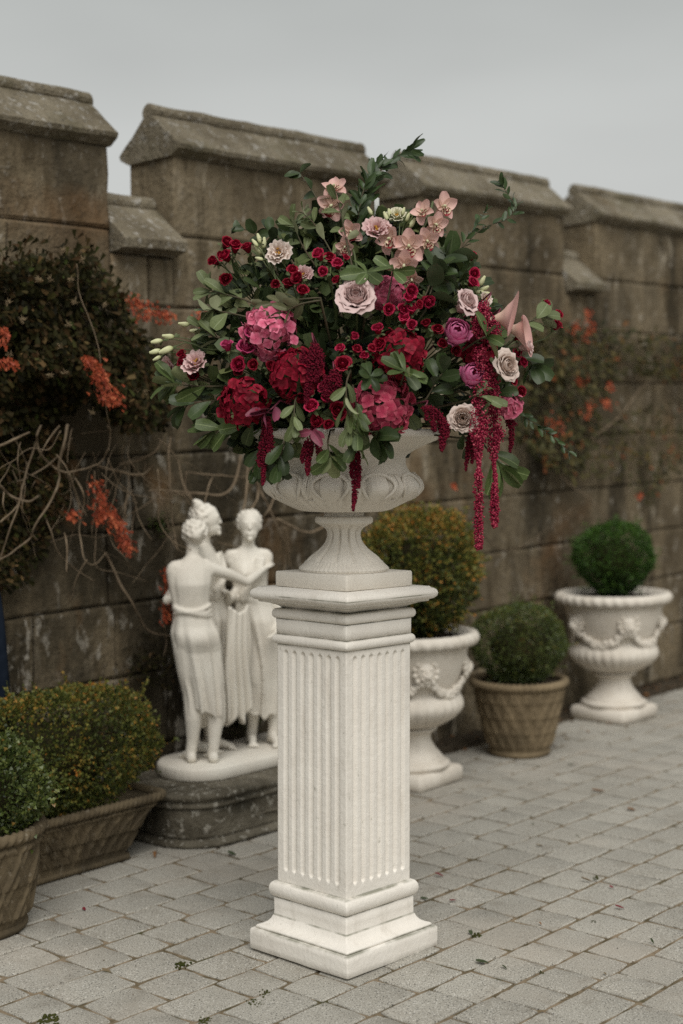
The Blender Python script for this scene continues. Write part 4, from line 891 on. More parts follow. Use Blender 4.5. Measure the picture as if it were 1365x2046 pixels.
def rose_petals(R, N, rnd, open_=1.0, depth=.8, pointed=.08, inner=0):
    res = []
    for i in range(N):
        f = (i + .5) / N * .93
        rm = R * (.12 + .86 * f ** .9 * open_) * rnd.uniform(.90, 1.08); zt = R * depth * (1.0 - .55 * max(0, f - .3) ** 1.6) * rnd.uniform(.86, 1.10); zb = -R * .45 * (.5 + .5 * f)
        curl = R * .13 * max(0, f - .35) * rnd.uniform(.6, 1.5); g = max(0, min(1, (f - .15) / .6))
        def prof(t, s, rm=rm, zt=zt, zb=zb, curl=curl, f=f, g=g):
            bulb = math.sin(math.pi * (.12 + .56 * t)) ** .9; fan = .25 + .75 * t ** .75
            r = rm * (bulb * (1 - g) * .95 + fan * g); z = zb + (zt - zb) * math.sin(t * math.pi / 2) ** (.9 + .2 * g); k = max(0, t - .72) / .28
            return r + curl * k * k * 1.3 + R * .035 * abs(s) ** 3 * f, z - curl * k * k * 1.2
        ha = 1.45 - .50 * f + rnd.uniform(-.1, .1)
        if f < .35: zt *= 1.08
        res.append(petal_grid(i * 2.3999 + rnd.uniform(-.15, .15), ha, prof, 7, 9, .12, pointed * f * rnd.uniform(.2, 1.0), R * (.015 + .045 * f), 2 + rnd.random(), rnd.random() * 6))
    return res
def flower_root(name, label, cat, x, y, k=1.0, face=None, group=None, spin=None, back=0.0):
    p, n = bl(x, y, k)
    if face is not None: n = nrm(n * face[3] + RC * face[0] + UC * face[1] - FW * face[2])
    R = frame(n, A3(*np.random.normal(0, 1, 3)) if spin is None else RC * math.cos(spin) + UC * math.sin(spin))
    return thing(name, label, cat, p - n * back, R, group=group), p, n, R
def stem_to(root, R, p, start, m='stem', r=.0028, end=None, sag=.02):
    """stalk from a flower (local start) back into the heart of the arrangement"""
    e_ = HEART if end is None else end
    a = p + R @ start; d_ = R @ A3(0, 0, -1); P = spline([a, a + d_ * .05, a * .45 + e_ * .55 + d_ * .02, e_ + (a - e_) * .12], 9)
    mb = MB(); tube(mb, (P - p) @ R, r, 5, False); return mb.build('stem', MAT[m], root)
def sepals(mb, R, n=5, L=1.1):
    for i in range(n):
        v, f, uv = LNS; a = i * 2 * np.pi / n + .3
        Q = np.stack([A3(-math.sin(a), math.cos(a), 0), nrm(A3(math.cos(a), math.sin(a), .25)), nrm(A3(-.25 * math.cos(a), -.25 * math.sin(a), 1))], 1)
        mb.add(v * R * L @ Q.T + A3(0, 0, -R * .38), f, uv)
LNS = leaf_tpl(1, .3, .25, .35, 4)
RND = random.Random(3)
def big_rose(label, x, y, R, m, k=1.0, face=None, N=26, open_=1.0, depth=.75, cat='rose', name='garden_rose', pointed=.12):
    t, p, n, Q = flower_root(name, label, cat, x, y, k, face, 'large pale roses' if cat == 'rose' else 'pink peonies')
    for v, f, uv in rose_petals(R, N, RND, open_, depth, pointed):
        b = MB(); b.add(v, f, uv); b.build('petal', MAT[m], t)
    b = MB(); sepals(b, R); ell(b, (0, 0, -R * .42), (R * .22, R * .22, R * .16), 8, 6); b.build('calyx', MAT['stem'], t)
    stem_to(t, Q, p, A3(0, 0, -R * .5), r=.0035); return t
big_rose('largest pale mauve rose, at the middle of the arrangement under dark leaves', 712, 600, .060, 'mauve', 1.10, (-.05, .32, .6, .4), 32, .95, .66, pointed=.12)
big_rose('pale mauve rose leaning right above the upper pink peony', 923, 612, .044, 'mauve', 1.0, (.45, .35, .45, .5), 24, .95, .9)
big_rose('cream mauve rose at the right edge beside the lower pink peony', 1003, 735, .047, 'cream_rose', 1.05, (.35, .15, .7, .4), 28, .95, .85)
big_rose('cream mauve rose lowest right, beside the thick hanging amaranth', 924, 838, .045, 'cream_rose', 1.05, (-.25, .1, .9, .4), 28, .98, .75)
big_rose('small pale rose seen from the side at the far right between red buds', 1044, 695, .027, 'mauve', .9, (1.2, .1, .3, .5), 16, .8, 1.1)
def peony(label, x, y, R, face):
    t, p, n, Q = flower_root('peony', label, 'peony', x, y, 1.08, face, 'pink peonies')
    for i in range(18):
        f = (i + .5) / 18
        def prof(t_, s, f=f):
            a = math.pi * (.08 + (.80 - .22 * f) * t_); r = R * (.40 + .60 * f) * math.sin(a) * (1 + .0 * s) + R * .02; z = -R * (.45 + .55 * f) * math.cos(a) * .95
            k = max(0, t_ - .8) / .2; return r + R * .10 * k * k * f, z
        v, fc, uv = petal_grid(i * 2.3999, 1.25 - .35 * f, prof, 7, 9, .18, .05, R * .02, 2.2, i)
        b = MB(); b.add(v, fc, uv); b.build('petal', MAT['pink'], t)
    for a in (.3, 2.6, 4.4):                                        # loose outer guard petals
        def prof(t_, s): return R * (.25 + .95 * t_), R * (-.8 + .95 * t_ * t_ * (1.1 - .4 * t_))
        v, fc, uv = petal_grid(a, .62, prof, 6, 9, .3, 0, R * .06, 2.5, a); b = MB(); b.add(v, fc, uv); b.build('petal', MAT['pink'], t)
    stem_to(t, Q, p, A3(0, 0, -R * .9), r=.0035)
peony('bright pink cupped peony on the right, the upper of the two', 914, 661, .037, (-.1, .25, .8, .3))
peony('bright pink cupped peony on the right, the lower of the two', 945, 747, .034, (.2, .3, .8, .3))

# --- spray roses: one thing for each spray, its heads the parts
def head_mesh(mn, v, N=15, depth=.95, open_=.92):
    b = MB(); rr = random.Random(40 + v)
    for q in rose_petals(1.0, N, rr, open_, depth, .06): b.add(*q)
    ell(b, (0, 0, .45), (.22, .22, .42), 8, 6); b.uv[-1][:, 1] = .85
    me = b.mesh('rose_head', MAT[mn]); return me
HEADS = {m: [head_mesh(m, i, 16 + i) for i in range(3)] for m in ('red', 'bright_red', 'dark_red', 'magenta')}
_b = MB(); sepals(_b, 1.0, 5, 1.15); ell(_b, (0, 0, -.5), (.32, .32, .3), 8, 6); SEP = _b.mesh('calyx', MAT['stem'])
def spray(label, heads, k=1.0, face=None):
    """heads: (x, y, radius px, material)"""
    cx_, cy_ = np.mean([h[0] for h in heads]), np.mean([h[1] for h in heads])
    p0, _ = bl(cx_, cy_, k * .75); t = thing('spray_rose', label, 'spray rose', p0, group='sprays of small red roses')
    node = p0 * .72 + HEART * .28 - UC * .02
    for i, (x, y, r, m) in enumerate(heads):
        p, n = bl(x, y, k); n = nrm(n * .6 - FW * .5 + RC * RND.gauss((x - cx_) / 90., .42) + UC * RND.gauss(.32 - (y - cy_) / 120., .42))
        if face is not None: n = nrm(n * face[3] + RC * face[0] + UC * face[1] - FW * face[2])
        p = p - FW * RND.uniform(-.012, .02); rad = r * ZC / FPX * RND.uniform(.92, 1.14)
        R = frame(n, A3(*np.random.normal(0, 1, 3))) * np.array([RND.uniform(.88, 1.08), RND.uniform(.88, 1.08), RND.uniform(.95, 1.25)]); M = mat4(R * rad, p - p0)
        hd = link('rose_head', HEADS[m][i % 3], t, M); link('calyx', SEP, hd)
        b = MB(); P = spline([p - n * rad * .5, p - n * rad * 2.2, (p - n * .05) * .5 + node * .5, node], 7); tube(b, P - p0, .0019, 5, False); b.build('stem', MAT['stem'], t)
    b = MB(); tube(b, spline([node - p0, (node + HEART) / 2 - p0 + UC * .01, HEART * .9 + node * .1 - p0], 5), .003, 5, False); b.build('stem', MAT['stem'], t)
    return t
R_, B_, D_, G_ = 'red', 'bright_red', 'dark_red', 'magenta'
spray('loose spray of dark red roses at the upper left edge against the wall', [(451, 492, 15, D_), (470, 500, 15, R_), (455, 517, 14, R_), (432, 525, 13, D_), (496, 500, 14, R_), (451, 556, 15, D_), (446, 510, 11, R_)], .7)
spray('cluster of five dark red roses under the white lisianthus', [(585, 547, 15, R_), (599, 561, 13, D_), (574, 571, 13, D_), (553, 568, 13, D_), (604, 585, 13, R_)], 1.0)
spray('red rose cluster left of the whorl of big dark leaves', [(640, 517, 15, B_), (658, 519, 13, R_), (675, 533, 13, B_), (648, 548, 13, B_), (674, 562, 9, R_), (691, 520, 8, R_)], 1.0)
spray('dense cluster of bright red roses right of the largest mauve rose', [(819, 582, 15, B_), (817, 601, 14, B_), (803, 620, 15, B_), (776, 617, 15, B_), (823, 622, 14, B_), (807, 641, 13, B_), (824, 655, 13, B_), (834, 610, 10, R_)], 1.04)
spray('single bright red rose above the cluster, beside the shiny dark leaves', [(850, 598, 15, B_)], 1.0)
spray('pair of red roses over the crimson hydrangea at the centre right', [(756, 663, 15, B_), (763, 689, 14, R_), (741, 700, 10, R_)], 1.05)
spray('spray of four small red buds right of the drooping amaranth', [(704, 676, 11, B_), (682, 700, 11, B_), (711, 701, 11, R_), (729, 714, 12, B_), (686, 732, 16, R_)], 1.06)
spray('magenta roses in front of the left pink hydrangea', [(490, 700, 19, G_), (506, 672, 18, G_), (456, 697, 13, G_), (480, 727, 16, B_), (455, 690, 10, G_)], .98)
spray('pair of dark red roses below the magenta ones', [(510, 731, 14, D_), (540, 737, 14, D_), (478, 742, 11, D_)], .95)
spray('crimson roses low at the centre left of the coral hydrangea', [(625, 817, 16, B_), (641, 842, 17, R_), (672, 826, 20, R_), (648, 778, 15, B_), (651, 798, 15, B_), (655, 846, 12, R_)], 1.06)
spray('red buds at the far right tip beside pale leaves', [(1089, 610, 12, B_), (1112, 631, 14, R_), (1109, 655, 13, R_)], .35, (.5, .3, 0, .8))
spray('three small red buds on the upper right among dark leaves', [(942, 517, 11, B_), (947, 548, 12, B_), (941, 568, 14, B_), (899, 498, 10, B_)], .85)
spray('dark red roses in the shade left of the upper peony', [(852, 651, 13, D_), (871, 664, 14, D_), (905, 700, 14, D_), (880, 690, 11, D_)], .9)
spray('red buds behind the small side-facing pale rose', [(1031, 677, 11, B_), (1030, 706, 11, B_), (1041, 725, 13, B_), (1022, 762, 11, R_), (1037, 783, 12, D_)], .75, (.5, 0, .4, .5))
spray('dark red roses behind the blush lisianthus at the far left', [(366, 712, 13, D_), (384, 756, 15, D_), (372, 728, 13, D_)], .5)

# --- hydrangeas
def floret_mesh(m, v):
    b = MB(); rr = random.Random(v)
    for i in range(4):
        a = i * np.pi / 2 + rr.uniform(-.15, .15); V, uv = [], []
        for it in range(4):
            tt = it / 3
            for s in (-1, -.5, 0, .5, 1):
                wd = .62 * math.sin(math.pi * (.12 + .74 * tt)) * (1 - .12 * (tt > .9)); V.append((s * wd, tt * (1 - .12 * s * s), .14 * tt - .22 * tt * tt + .12 * s * s * tt + .05 * math.sin(3 * s + v + i))); uv.append((s, tt))
        V = np.array(V); c, sn = math.cos(a), math.sin(a); V[:, 2] += .02 * (i % 2)
        b.add(V @ np.array([[c, -sn, 0], [sn, c, 0], [0, 0, 1]]).T, grid_faces(5, 4), uv)
    ell(b, (0, 0, .02), .10, 6, 4); return b.mesh('floret', MAT[m])
FLO = {m: [floret_mesh(m, i) for i in range(4)] for m in ('hyd_pink', 'hyd_coral', 'hyd_red')}
def hydrangea(label, x, y, rad, m, n, fr=.0165, k=.93, squash=(1, 1), core='stem'):
    t, p, nn, R = flower_root('hydrangea', label, 'hydrangea', x, y, k, None, 'hydrangea heads')
    b = MB(); ell(b, (0, 0, -.01), rad * .72, 12, 8); b.build('flower_stalks', MAT[core], t)
    for i in range(n):
        z = 1 - 1.45 * (i + .5) / n; a = i * 2.39996 + RND.uniform(-.2, .2); r = math.sqrt(1 - z * z); d_ = A3(r * math.cos(a), r * math.sin(a), z)
        q = d_ * rad * RND.uniform(.84, 1.07) * A3(squash[0], squash[1], 1); Q = frame(nrm(d_ + A3(*np.random.normal(0, .38, 3))), A3(*np.random.normal(0, 1, 3))) * fr * RND.uniform(.82, 1.15)
        link('floret', RND.choice(FLO[m]), t, mat4(Q, q))
    stem_to(t, R, p, A3(0, 0, -rad * .7), r=.004)
hydrangea('pink hydrangea head at the left behind the magenta roses', 540, 662, .074, 'hyd_pink', 80, .0185)
hydrangea('crimson hydrangea head lowest at the left, above the thin hanging amaranth', 488, 803, .066, 'hyd_red', 84, .0165, 1.0)
hydrangea('crimson hydrangea head with a dark amaranth drooping over its right side', 594, 748, .070, 'hyd_red', 88, .0165, .98)
hydrangea('crimson hydrangea head right of centre under the red roses', 797, 712, .072, 'hyd_red', 84, .0165, .98)
hydrangea('deep pink hydrangea head at the bottom centre over the urn rim', 764, 814, .080, 'hyd_coral', 92, .0195, 1.0)
hydrangea('pink hydrangea showing between the largest mauve rose and the orchids', 776, 588, .048, 'hyd_pink', 44, .018, .82)
hydrangea('small pink hydrangea low on the right behind the thick amaranth', 1014, 810, .036, 'hyd_pink', 34, .0165, .8)
hydrangea('crimson hydrangea in deep shade behind the right-hand peonies', 958, 705, .05, 'hyd_red', 50, .016, .75)

# --- lisianthus and buds
def lisianthus(label, x, y, R, m, k=1.0, face=None, N=10, eye=True):
    t, p, n, Q = flower_root('lisianthus', label, 'lisianthus', x, y, k, face, 'frilled lisianthus flowers')
    for i in range(N):
        f = (i + .5) / N; rt = R * (.32 + .70 * f); zt = R * (.62 - .38 * f)
        def prof(t_, s, rt=rt, zt=zt, f=f): return R * .08 + (rt - R * .08) * t_ ** (1.25 - .4 * f), -R * .55 + (zt + R * .55) * math.sin(t_ * math.pi / 2 * (1 - .18 * f)) 
        v, fc, uv = petal_grid(i * 2.3999, 1.30 - .40 * f, prof, 6, 11, .08, 0, R * .075, 2.6, i * 1.7)
        b = MB(); b.add(v, fc, uv); b.build('petal', MAT[m], t)
    b = MB()
    for i in range(9): ell(b, (RND.gauss(0, R * .1), RND.gauss(0, R * .1), R * (.12 + .1 * RND.random())), R * .07, 6, 4)
    b.build('stamens', MAT['spadix'], t)
    b = MB(); sepals(b, R, 5, 1.0); b.build('calyx', MAT['stem'], t); stem_to(t, Q, p, A3(0, 0, -R * .55), r=.0024)
lisianthus('white blush-edged lisianthus at the upper left, facing front', 557, 506, .042, 'blush_cream', .85, (-.1, .15, .9, .3))
lisianthus('blush lisianthus half hidden behind the dark red cluster', 606, 550, .032, 'blush', .8)
lisianthus('blush pink lisianthus seen from the side at the far left', 392, 727, .046, 'blush', .55, (-.1, .6, .8, .2), 9)
lisianthus('smaller blush lisianthus below the cream buds at the far left', 338, 732, .032, 'blush', .3, (-.5, -.3, .5, .5), 10)
lisianthus('blush pink lisianthus left of the orchids with an orange eye', 753, 460, .044, 'blush', .9, (.0, .35, .7, .4))
lisianthus('cream lisianthus standing highest beside the pale green buds', 793, 432, .032, 'cream', .7, (.0, .5, .8, .3))
lisianthus('small pale lisianthus at the right edge above the calla lilies', 970, 598, .024, 'blush_cream', .7, (.3, .1, .7, .4), 9)
_b = MB(); lathe(_b, smoothprof([(.12, -1.0), (.34, -.75), (.42, -.3), (.38, .25), (.26, .7), (.20, .95), (.04, 1.02)], 16), 12, lambda a, i, r, z: (r * (1 + .12 * np.cos(3 * a + z * 2)), z)); BUD = _b.mesh('bud', MAT['bud'])
def buds(label, items, end, k=.5):
    p0, _ = bl(*end, k * .9); t = thing('lisianthus_buds', label, 'flower buds', p0, group='sprays of pale green buds')
    for x, y, r, dx, dy in items:
        p, n = bl(x, y, k); d_ = nrm(RC * dx - UC * dy - FW * .15); rad = r * ZC / FPX; p = p - FW * RND.uniform(-.02, .03)
        link('bud', BUD, t, mat4(frame(d_) * rad, p - p0))
        b = MB(); tube(b, spline([p - d_ * rad * .9, p - d_ * rad * 3, p0 * .6 + p * .4 - UC * .008, p0], 8) - p0, np.linspace(.0013, .0022, 8), 5, False)
        for q in range(3): b.add(LNS[0] * rad * 1.3 @ frame(nrm(d_ + .4 * A3(*np.random.normal(0, 1, 3)))).T[:, [0, 2, 1]].T @ np.eye(3) - (p0 - p) - d_ * rad, LNS[1], LNS[2])
        b.build('stem', MAT['stem'], t)
buds('cream-green lisianthus buds on thin stalks reaching out at the far left', [(366, 646, 11, -1, -.1), (390, 661, 11, -1, .0), (337, 673, 12, -1, -.1), (313, 682, 12, -1, .15), (312, 704, 12, -1, .2), (334, 702, 15, -.8, .3), (315, 717, 9, -.8, .4)], (480, 690))
buds('pale green buds at the upper left above the white lisianthus', [(518, 478, 10, -.3, -1), (527, 484, 11, .1, -1), (510, 487, 9, -.6, -.8), (516, 497, 11, -.5, -.6), (519, 520, 8, -.8, -.2)], (580, 600), .8)
buds('pale green buds beside the cream lisianthus at the top', [(815, 432, 9, .4, -1), (824, 444, 11, .5, -.8), (771, 432, 10, -.4, -1), (778, 424, 9, -.1, -1), (739, 423, 9, -.5, -1), (806, 422, 8, .3, -1)], (790, 560), .8)
buds('pale green buds at the right edge below the red buds', [(962, 563, 11, .5, -.8), (968, 576, 10, .8, -.4), (958, 582, 9, .6, .0), (972, 586, 9, .9, .1)], (900, 650), .7)

# --- orchids, calla lilies
def sheet(L, W, cup, bend, m=7, n=7, p=.9, tw=0.):
    V, uv = [], []
    for i in range(m):
        t = i / (m - 1); wd = W * .5 * (math.sin(math.pi * (.06 + .88 * t)) ** p); a = bend * t
        y, z = (L * math.sin(a) / bend, L * (1 - math.cos(a)) / bend) if abs(bend) > .01 else (L * t, 0)
        for j in range(n):
            s = -1 + 2 * j / (n - 1); V.append((s * wd, y - cup * s * s * wd * math.sin(a), z + cup * s * s * wd * math.cos(a) + tw * s * t * W)); uv.append((s, t))
    return np.array(V), grid_faces(n, m), np.array(uv)
SEPAL = [MB().add(*sheet(1, .74, c, b_, p=.7, tw=t_)).mesh('tepal', MAT['orchid']) for c, b_, t_ in ((.6, .35, .1), (.5, .9, -.12), (.75, -.4, .06))]
_l = sheet(.66, .74, .55, .5, 8, 9, .5); LIP = MB().add(*_l)
_l2 = sheet(.38, .30, .5, .9, 5, 5)
for s in (-1, 1):
    Q = frame(nrm((-s * .8, .1, .6)), (0, 1, .3)); LIP.add(_l2[0] @ Q[:, [1, 0, 2]].T * 1.0 + A3(s * .14, .02, .12), _l2[1], _l2[2])
LIP = LIP.mesh('lip', MAT['lip'])
_b = MB(); caps(_b, [(0, .02, 0), (0, .05, .18), (0, .0, .34)], [.08, .075, .09], 8); COLM = _b.mesh('flower', MAT['cream'])
def orchid(label, flowers, stem, k=.9):
    p0, _ = bl(*stem[-1], k * .8); t = thing('orchid_spray', label, 'orchid', p0, group='peach pink orchid sprays')
    b = MB(); tube(b, spline([bl(x, y, k)[0] + FW * .025 for x, y in stem] + [HEART * .5 + p0 * .5], 14) - p0, .0036, 6); b.build('stem', MAT['stem'], t)
    for x, y, r, dx, dy, up in flowers:
        p, n = bl(x, y, k); n = nrm(RC * dx - UC * dy - FW * (1.0 if abs(dx) + abs(dy) < 1.2 else .35)); rad = r * ZC / FPX
        R = frame(n, RC * math.cos(up) + UC * math.sin(up)); fl = link('flower', COLM, t, mat4(R * rad, p - p0))
        for i, a in enumerate((0, 1.22, 2.45, -2.45, -1.22)):
            a += RND.gauss(0, .08); c, s = math.cos(a), math.sin(a); Q = np.array([[c, -s, 0], [s, c, 0], [0, 0, 1]]) * RND.uniform(.92, 1.06)
            link('tepal', SEPAL[i % 3], fl, mat4(Q, A3(0, 0, -.02 + .012 * i)))
        link('lip', LIP, fl, mat4(np.diag([1, -1, 1.]) * A3(1, 1, 1) if False else np.array([[-1, 0, 0], [0, -1, 0], [0, 0, 1.]]), A3(0, -.04, .20)))
orchid('peach pink orchid spray at the upper right with speckled lips', [(884, 414, 30, .55, -.1, .1), (846, 424, 26, -.5, -.4, .4), (868, 449, 28, .5, .2, -.2), (853, 482, 28, .1, .2, .2), (817, 493, 36, -.05, .05, .05), (808, 530, 33, -.15, .35, .0), (782, 478, 30, -.7, .0, .3), (822, 556, 24, .1, .9, 0)], [(866, 400), (858, 430), (838, 470), (828, 530), (815, 600)])
orchid('peach pink orchid spray at the upper left of the ruscus', [(668, 378, 30, -.1, -.8, .2), (664, 411, 32, -.3, .25, -.2), (700, 463, 26, .1, .2, .3), (690, 492, 22, -.2, .5, 0)], [(672, 370), (680, 410), (700, 470), (715, 560)], .75)
def calla(label, x, y, k, ax, L, Rm, roll):
    """ax: camera-space direction (right, up, towards) of the trumpet"""
    p, _ = bl(x, y, k); d_ = nrm(RC * ax[0] + UC * ax[1] - FW * ax[2]); Q = frame(d_, RC * math.cos(roll) + UC * math.sin(roll))
    t = thing('calla_lily', label, 'calla lily', p, Q, group='dusty pink calla lilies'); V, uv = [], []; m, n = 16, 30
    for i in range(m):
        tt = i / (m - 1); R = Rm * (.15 + .45 * tt + .42 * max(0, tt - .45) ** 1.5 / .55 ** 1.5)
        for j in range(n):
            a = -np.pi + 2 * np.pi * j / (n - 1) * 1.06; f = math.cos(a / 2.1) ** 2                 # longest at a = 0
            z = L * tt * (.58 + .42 * f) + Rm * .9 * max(0, tt - .75) * f * 2; rr = R * (1 + .12 * f * tt ** 3) * (1 - .1 * (j / n)); cu = max(0, tt - .85) / .15 * .8
            V.append((rr * math.cos(a) + cu * Rm * .25 * math.cos(a), rr * math.sin(a) + cu * Rm * .25 * math.sin(a), z - cu * cu * Rm * .38 * (1 - .8 * f))); uv.append((j / n * 2 - 1, tt))
    b = MB(); b.add(V, grid_faces(n, m), uv); b.build('spathe', MAT['calla'], t)
    b = MB(); caps(b, [(0, 0, L * .08), (0, 0, L * .55)], [Rm * .10, Rm * .07], 8); b.build('spadix', MAT['spadix'], t)
    stem_to(t, Q, p, A3(0, 0, .004), r=.005)
calla('dusty pink calla lily at the right with its pointed lip raised', 980, 640, .95, (.80, .20, .16), .078, .046, 1.6)
calla('dusty pink calla lily turned right and down behind the raised one', 1010, 654, .8, (.82, -.30, .14), .080, .044, -.7)

# --- amaranth
def beads(mb, P, rads, n, bead, jitter=1.0):
    P = np.asarray(P); k = len(P); t = rng.random(n) * (k - 1); i = np.minimum(k - 2, t.astype(int)); f = (t - i)[:, None]
    c = P[i] * (1 - f) + P[i + 1] * f; r = np.interp(t, np.arange(k), rads)
    d_ = rng.normal(0, 1, (n, 3)); d_ /= np.linalg.norm(d_, axis=1)[:, None]; lump = 1 + .28 * np.sin(t / (k - 1) * n ** .5 * 2.2 + 2 * np.arctan2(d_[:, 1], d_[:, 0]))
    swarm(mb, ICO_V, ICO_F, c + d_ * (r * lump * jitter * rng.uniform(.62, 1.0, n))[:, None], np.broadcast_to(np.eye(3), (n, 3, 3)), bead * rng.uniform(.6, 1.1, n), rng.random(n))
def amaranth(label, strands, k, m, bead=.0026, dens=1.0):
    x0, y0 = strands[0][0][:2]; p0, _ = bl(x0, y0, k); t = thing('amaranth', label, 'amaranth', p0, group='hanging amaranth tassels')
    for st_ in strands:
        P = []; 
        for x, y, r in st_: P.append(np.append(bl(x, min(y, 800), k)[0] * 0 + at(x, y, proj(bl(x, min(y, 780), k)[0])[2]), r * ZC / FPX))
        P = np.array(P); Q = spline(P[:, :3], 26); R = np.interp(np.linspace(0, 1, 26), np.linspace(0, 1, len(P)), P[:, 3])
        L = np.linalg.norm(np.diff(Q, axis=0), axis=1).sum(); n = int(dens * L * R.mean() * 2 * np.pi / (bead ** 2) * .45)
        b = MB(); tube(b, Q - p0, .0012, 4, False); beads(b, Q - p0, R, max(80, min(int(n * 1.6), 2600)), bead); tag(b.build('tassel', MAT[m], t), kind='stuff')
    b = MB(); tube(b, spline([A3(0, 0, 0), UC * .02 + FW * .04, HEART - p0], 6), .0024, 5); b.build('stem', MAT['amar_leaf'], t)
amaranth('dark red amaranth drooping over the crimson hydrangea', [[(628, 688, 5), (622, 730, 13), (616, 770, 8), (612, 806, 3)], [(632, 690, 4), (640, 715, 9), (634, 745, 7), (630, 762, 3)], [(608, 700, 4), (603, 730, 7), (604, 755, 3)]], 1.12, 'amar')
amaranth('dark red amaranth clump left of the long drooping leaves', [[(668, 742, 6), (662, 768, 13), (657, 800, 5)], [(675, 745, 6), (676, 768, 8), (672, 786, 3)], [(652, 752, 5), (646, 775, 7), (648, 790, 3)]], 1.12, 'amar')
amaranth('thin dark amaranth hanging lowest at the left clear of the urn', [[(536, 836, 5), (531, 870, 9), (528, 920, 6), (525, 968, 3)], [(539, 850, 4), (541, 890, 7), (537, 925, 3)], [(522, 880, 3), (518, 915, 5), (519, 932, 2)]], .95, 'amar')
amaranth('dark amaranth tassels over the left shoulder of the urn', [[(628, 850, 5), (620, 890, 8), (615, 925, 6), (615, 948, 3)], [(630, 870, 4), (637, 900, 6), (636, 918, 3)], [(614, 880, 4), (606, 908, 6), (604, 925, 2)]], 1.02, 'amar')
amaranth('dark amaranth hanging down the front of the urn at its centre', [[(710, 900, 7), (710, 940, 9), (709, 985, 5), (706, 1020, 2)], [(715, 905, 5), (717, 945, 5), (717, 975, 2)], [(703, 915, 4), (702, 950, 4)]], 1.02, 'amar')
amaranth('dark amaranth arching over right of the deep pink hydrangea', [[(846, 815, 5), (868, 822, 7), (883, 846, 9), (884, 880, 7), (883, 900, 3)], [(862, 818, 4), (866, 845, 6), (868, 862, 3)], [(878, 830, 5), (892, 852, 7), (893, 875, 3)], [(851, 818, 3), (853, 838, 4)]], 1.05, 'amar')
amaranth('blackish amaranth spike at the lower right behind the pink hydrangea', [[(1008, 828, 4), (1020, 852, 7), (1022, 880, 5), (1018, 908, 2)], [(1012, 835, 4), (1031, 848, 4)], [(1004, 815, 4), (1000, 800, 5)]], .7, 'amar')
amaranth('blackish amaranth left of the thick raspberry tassel', [[(938, 868, 4), (935, 900, 6), (931, 940, 2)], [(942, 870, 4), (945, 905, 5), (943, 925, 2)]], .9, 'amar')
amaranth('longest raspberry amaranth tassel at the right, ending lowest of all', [[(966, 610, 10), (962, 640, 20), (956, 665, 12)], [(960, 700, 14), (962, 745, 16), (958, 790, 15), (954, 830, 17), (952, 868, 14), (956, 905, 9), (957, 935, 1.5), (956, 950, 8), (957, 1000, 9), (957, 1050, 10), (957, 1088, 8), (957, 1093, 4)], [(970, 835, 10), (965, 860, 9), (962, 880, 6)]], 1.12, 'amar_bright', .0030, .9)
amaranth('raspberry amaranth tassel just right of the longest one', [[(984, 640, 10), (988, 668, 14), (982, 690, 8)], [(980, 735, 10), (984, 775, 13), (986, 820, 14), (985, 860, 16), (987, 895, 11), (987, 925, 3), (990, 960, 4), (988, 985, 7), (988, 1020, 9), (988, 1047, 6), (988, 1050, 3)], [(1001, 860, 9), (995, 875, 10)]], 1.0, 'amar_bright', .0030, .9)

# --- leaves
LF = {}
for key, mname, L_, W_, fold, bend, base in (('pit', 'leaf', 1, .40, .16, .16, .0), ('grey', 'leaf_grey', 1, .36, .16, .2, .0), ('salal', 'leaf_dark', 1, .58, .2, .2, .0), ('olive', 'leaf_olive', 1, .36, .2, .25, .0), ('rus', 'ruscus', 1, .33, .15, .18, 0), ('round', 'leaf_grey', 1, .70, .12, .12, .0), ('dkpit', 'leaf_dark', 1, .44, .16, .18, 0), ('burg', 'amar_leaf', 1, .45, .2, .25, 0)):
    LF[key] = []
    for v in range(3):
        V, uv = [], []; m_ = 8
        for i in range(m_ + 1):
            t = i / m_; ob = key in ('pit', 'grey', 'round', 'dkpit')
            wd = W_ * .5 * ((math.sin(math.pi * t ** 1.35) ** .75 if t < 1 else 0) if ob else (math.sin(math.pi * t ** .85) ** (.9 if key != 'rus' else 1.05) if t < 1 else 0)) + (.012 if i < m_ else 0)
            for u in (-1, -.5, 0, .5, 1):
                V.append((u * wd + .06 * (v - 1) * t * t, t * (1 - .08 * bend), abs(u) ** 1.5 * wd * fold * (1 + v * .6) - bend * (1 + .5 * (v - 1)) * t * t + .015 * math.sin(t * 9 + u * 2 + v))); uv.append((u, t))
        LF[key].append(MB().add(V, grid_faces(5, m_), uv).mesh('leaf', MAT[mname]))
